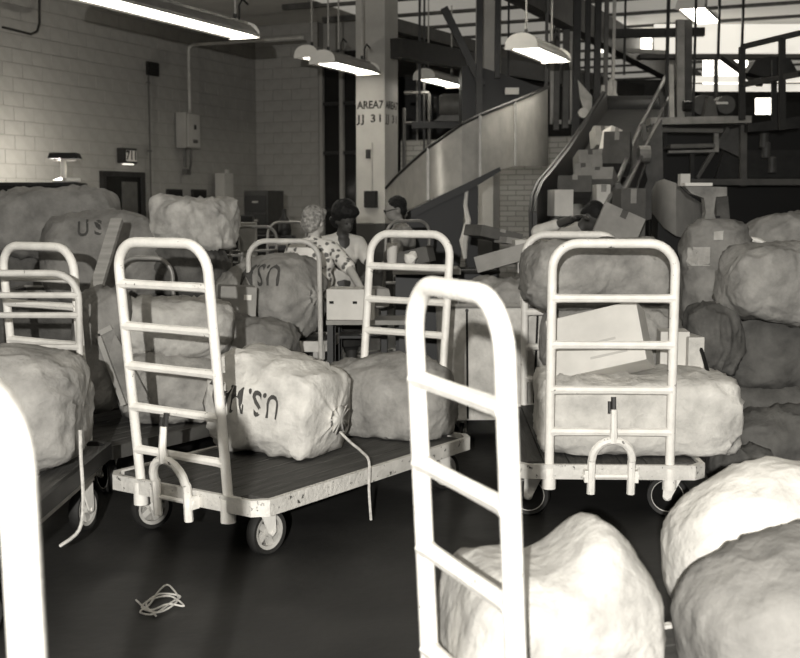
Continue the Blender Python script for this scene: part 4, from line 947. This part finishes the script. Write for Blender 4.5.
def hand(b, wrist, d, palm_n, curl=.5):
    d = Vector(d).normalized(); pn = Vector(palm_n); pn = (pn - d * pn.dot(d)).normalized(); s = d.cross(pn)
    ell(b, Vector(wrist) + d * .045, (.04, .05, .018), 12, 8, Matrix((s, d, pn)).transposed())
    for i, ln in enumerate((.068, .078, .074, .056)):
        p = Vector(wrist) + d * .085 + s * (-.03 + i * .02); a = 0; pts = [p]; 
        for sg in (.45, .32, .23):
            a += curl * .55; p = p + (d * math.cos(a) + pn * math.sin(a)) * (ln * sg * 1.15); pts.append(p)
        limb(b, pts, (.0105, .0098, .009, .008))
    p = Vector(wrist) + d * .03 - s * .035
    limb(b, [p, p + (d * .6 - s * .7 + pn * .2).normalized() * .035, p + (d * .85 - s * .45 + pn * .4).normalized() * .065], (.013, .012, .010))
def person(label, loc, rz, h, arms, bend=0, yaw=0, pitch=0, skin='skin_pale', top='shirt_white', legs='trousers', hair='dark', sleeve=.5, glasses=False, female=False, girth=1.0):
    k = h / 1.7; o = thing('person', label, 'person', loc, rz, 'postal workers'); inv = Matrix.Rotation(-rz, 3, 'Z')
    piv = Vector((0, 0, .95 * k)); RX = Matrix.Rotation(bend, 3, 'X')
    def Bn(p):
        p = Vector(p) * k; return piv + RX @ (p - piv) if p.z > piv.z else p
    nk = Vector((0, -.005, 1.47)); RH = Matrix.Rotation(yaw, 3, 'Z') @ Matrix.Rotation(pitch, 3, 'X')
    def Hd(p): return Bn(nk + RH @ (Vector(p) - nk))
    HR = RX @ RH
    b = MB()
    sw = .165 if female else .19
    limb(b, [Bn((0, 0, .93)), Bn((0, .01, 1.08)), Bn((0, .01, 1.26)), Bn((0, .01, 1.38))], (.12 * k, .105 * k, .125 * k, .1 * k))
    limb(b, [Bn((-sw, .01, 1.385)), Bn((0, .01, 1.41)), Bn((sw, .01, 1.385))], (.06 * k, .07 * k, .06 * k))
    limb(b, [Bn((0, .01, 1.38)), Hd((0, -.01, 1.52))], (.062 * k, .05 * k))
    ell(b, Hd((0, .0, 1.62)), (.076 * k, .096 * k, .1 * k), 18, 12, HR)
    ell(b, Hd((0, -.045, 1.565)), (.058 * k, .06 * k, .068 * k), 16, 10, HR)
    ell(b, Hd((0, -.105, 1.59)), (.013 * k, .02 * k, .024 * k), 8, 6, HR)
    ell(b, Hd((0, -.095, 1.548)), (.026 * k, .014 * k, .011 * k), 8, 6, HR)
    for s in (-1, 1): ell(b, Hd((s * .078, .005, 1.59)), (.012 * k, .022 * k, .032 * k), 8, 6, HR)
    shirt = MB()
    tw = (1.0 if not female else .95) * girth
    for p, rx, ry, rz_ in (((0, .01, .98), .165, .125, .12), ((0, .01, 1.12), .155, .12, .14), ((0, .01, 1.28), .175, .13, .14), ((0, .015, 1.37), .17, .105, .08)):
        ell(shirt, Bn(p), (rx * k * tw, ry * k * tw, rz_ * k), 16, 10, RX)
    limb(shirt, [Bn((-sw, .012, 1.38)), Bn((0, .012, 1.405)), Bn((sw, .012, 1.38))], (.07 * k, .078 * k, .07 * k))
    limb(shirt, [Bn((0, .015, 1.4)), Bn((0, .01, 1.435))], (.07 * k, .066 * k))
    for s, (ew, ww) in zip((-1, 1), arms):
        sh = Bn((s * sw, .012, 1.38)); e = inv @ (Vector(ew) - Vector(loc)); w = inv @ (Vector(ww) - Vector(loc))
        limb(b, [sh, e, w], (.05 * k, .04 * k, .029 * k)); d = (w - e).normalized(); hand(b, w, d, (0, 0, -1), .7)
        if sleeve <= 1: limb(shirt, [sh, sh.lerp(e, sleeve)], (.07 * k, .062 * k))
        else: limb(shirt, [sh, e, e.lerp(w, sleeve - 1)], (.07 * k, .058 * k, .046 * k))
    pants = MB()
    for s in (-1, 1):
        limb(b, [Vector((s * .09, 0, .9)) * k, Vector((s * .1, -.01, .5)) * k, Vector((s * .1, .02, .09)) * k], (.08 * k, .055 * k, .038 * k))
        limb(b, [Vector((s * .1, .03, .05)) * k, Vector((s * .105, -.13, .04)) * k], (.045 * k, .035 * k))
        limb(pants, [Vector((s * .09, 0, .9)) * k, Vector((s * .1, -.01, .5)) * k, Vector((s * .1, .02, .14 if not female else .45)) * k], (.1 * k, .08 * k, .07 * k))
        q = MB(); limb(q, [Vector((s * .1, .04, .05)) * k, Vector((s * .105, -.14, .042)) * k], (.05 * k, .041 * k)); fuse(q, 'shoe', 'black_metal', o, .012, 3)
    if female: q = pants; q.lathe([(.15 * k, .98 * k), (.2 * k, .8 * k), (.23 * k, .48 * k), (0, .48 * k)], n=18)
    ell(pants, Vector((0, 0, .93)) * k, (.16 * k, .12 * k, .1 * k), 16, 8)
    fuse(b, 'body', skin, o); fuse(shirt, 'shirt', top, o, .012, 6); fuse(pants, 'skirt' if female else 'trousers', legs, o, .014, 4)
    hb_ = MB()
    if hair == 'grey':
        ell(hb_, Hd((0, .028, 1.645)), (.098 * k, .105 * k, .098 * k), 22, 16, HR); ell(hb_, Hd((0, .06, 1.575)), (.088 * k, .06 * k, .075 * k), 18, 12, HR); ell(hb_, Hd((0, -.045, 1.69)), (.08 * k, .06 * k, .045 * k), 16, 10, HR)
    elif hair == 'big':
        ell(hb_, Hd((0, .035, 1.665)), (.118 * k, .115 * k, .115 * k), 22, 16, HR); ell(hb_, Hd((0, .065, 1.575)), (.105 * k, .065 * k, .085 * k), 18, 12, HR); ell(hb_, Hd((0, -.035, 1.70)), (.1 * k, .07 * k, .062 * k), 16, 10, HR)
    else:
        ell(hb_, Hd((0, .02, 1.648)), (.086 * k, .098 * k, .086 * k), 22, 16, HR); ell(hb_, Hd((0, .05, 1.59)), (.08 * k, .055 * k, .065 * k), 18, 12, HR)
    ho_ = fuse(hb_, 'hair', 'hair_grey' if hair == 'grey' else 'hair_dark', o, .011, 2)
    for v in ho_.data.vertices: v.co += v.normal * (noise.noise(v.co * 38) * (.009 if hair != 'short' else .004))
    for s in (-1, 1):
        q = MB(); ell(q, Hd((s * .03, -.088, 1.607)), (.011 * k, .007 * k, .006 * k), 8, 6, HR); q.build('eye', 'ink_dark', o, smooth=True)
    if glasses:
        q = MB()
        for s in (-1, 1):
            q.tube([Hd((s * .034 + .024 * math.cos(a * .6283), -.112, 1.605 + .018 * math.sin(a * .6283))) for a in range(11)], .004, 5)
            q.tube([Hd((s * .06, -.11, 1.61)), Hd((s * .082, -.05, 1.612)), Hd((s * .083, .01, 1.607))], .004, 5)
        q.tube([Hd((-.012, -.114, 1.61)), Hd((.012, -.114, 1.61))], .004, 5); q.build('glasses', 'ink_dark', o)
    return o
def flo_(px, Y): p = at(px, 207, Y); p.z = 0; return p
person('grey haired person in a floral blouse seen from behind at the table', flo_(313, 8.98), R(166), 1.575, ((at(349, 268, 8.75), at(362, 290, 8.5)), (at(284, 272, 9.2), at(318, 292, 9.35))), 0, R(-18), R(10), 'skin_pale', 'floral', 'skirt', 'grey', .95, female=True, girth=1.22)
person('dark haired person in a white shirt facing the table', flo_(340, 9.55), R(24), 1.60, ((at(322, 272, 9.4), at(336, 296, 9.0)), (at(372, 268, 9.4), at(356, 290, 9.0))), R(4), R(10), R(22), 'skin_dark', 'shirt_white', 'skirt', 'big', .6, female=True)
person('man in glasses standing in profile beside the black chute', flo_(405, 11.0), R(-78), 1.68, ((at(396, 262, 10.3), at(378, 270, 10.2)), (at(398, 258, 10.8), at(380, 266, 10.8))), R(6), R(-4), R(8), 'skin_mid', 'canvas', 'trousers', 'short', 1.6, glasses=True)
person('man in white shirt bending over a carton at the slide foot', flo_(556, 9.75), R(62), 1.72, ((at(538, 232, 9.25), at(571, 219, 9.05)), (at(590, 246, 9.8), at(606, 246, 9.3))), R(24), R(-10), R(32), 'skin_dark', 'shirt_white', 'trousers', 'short', 1.55)
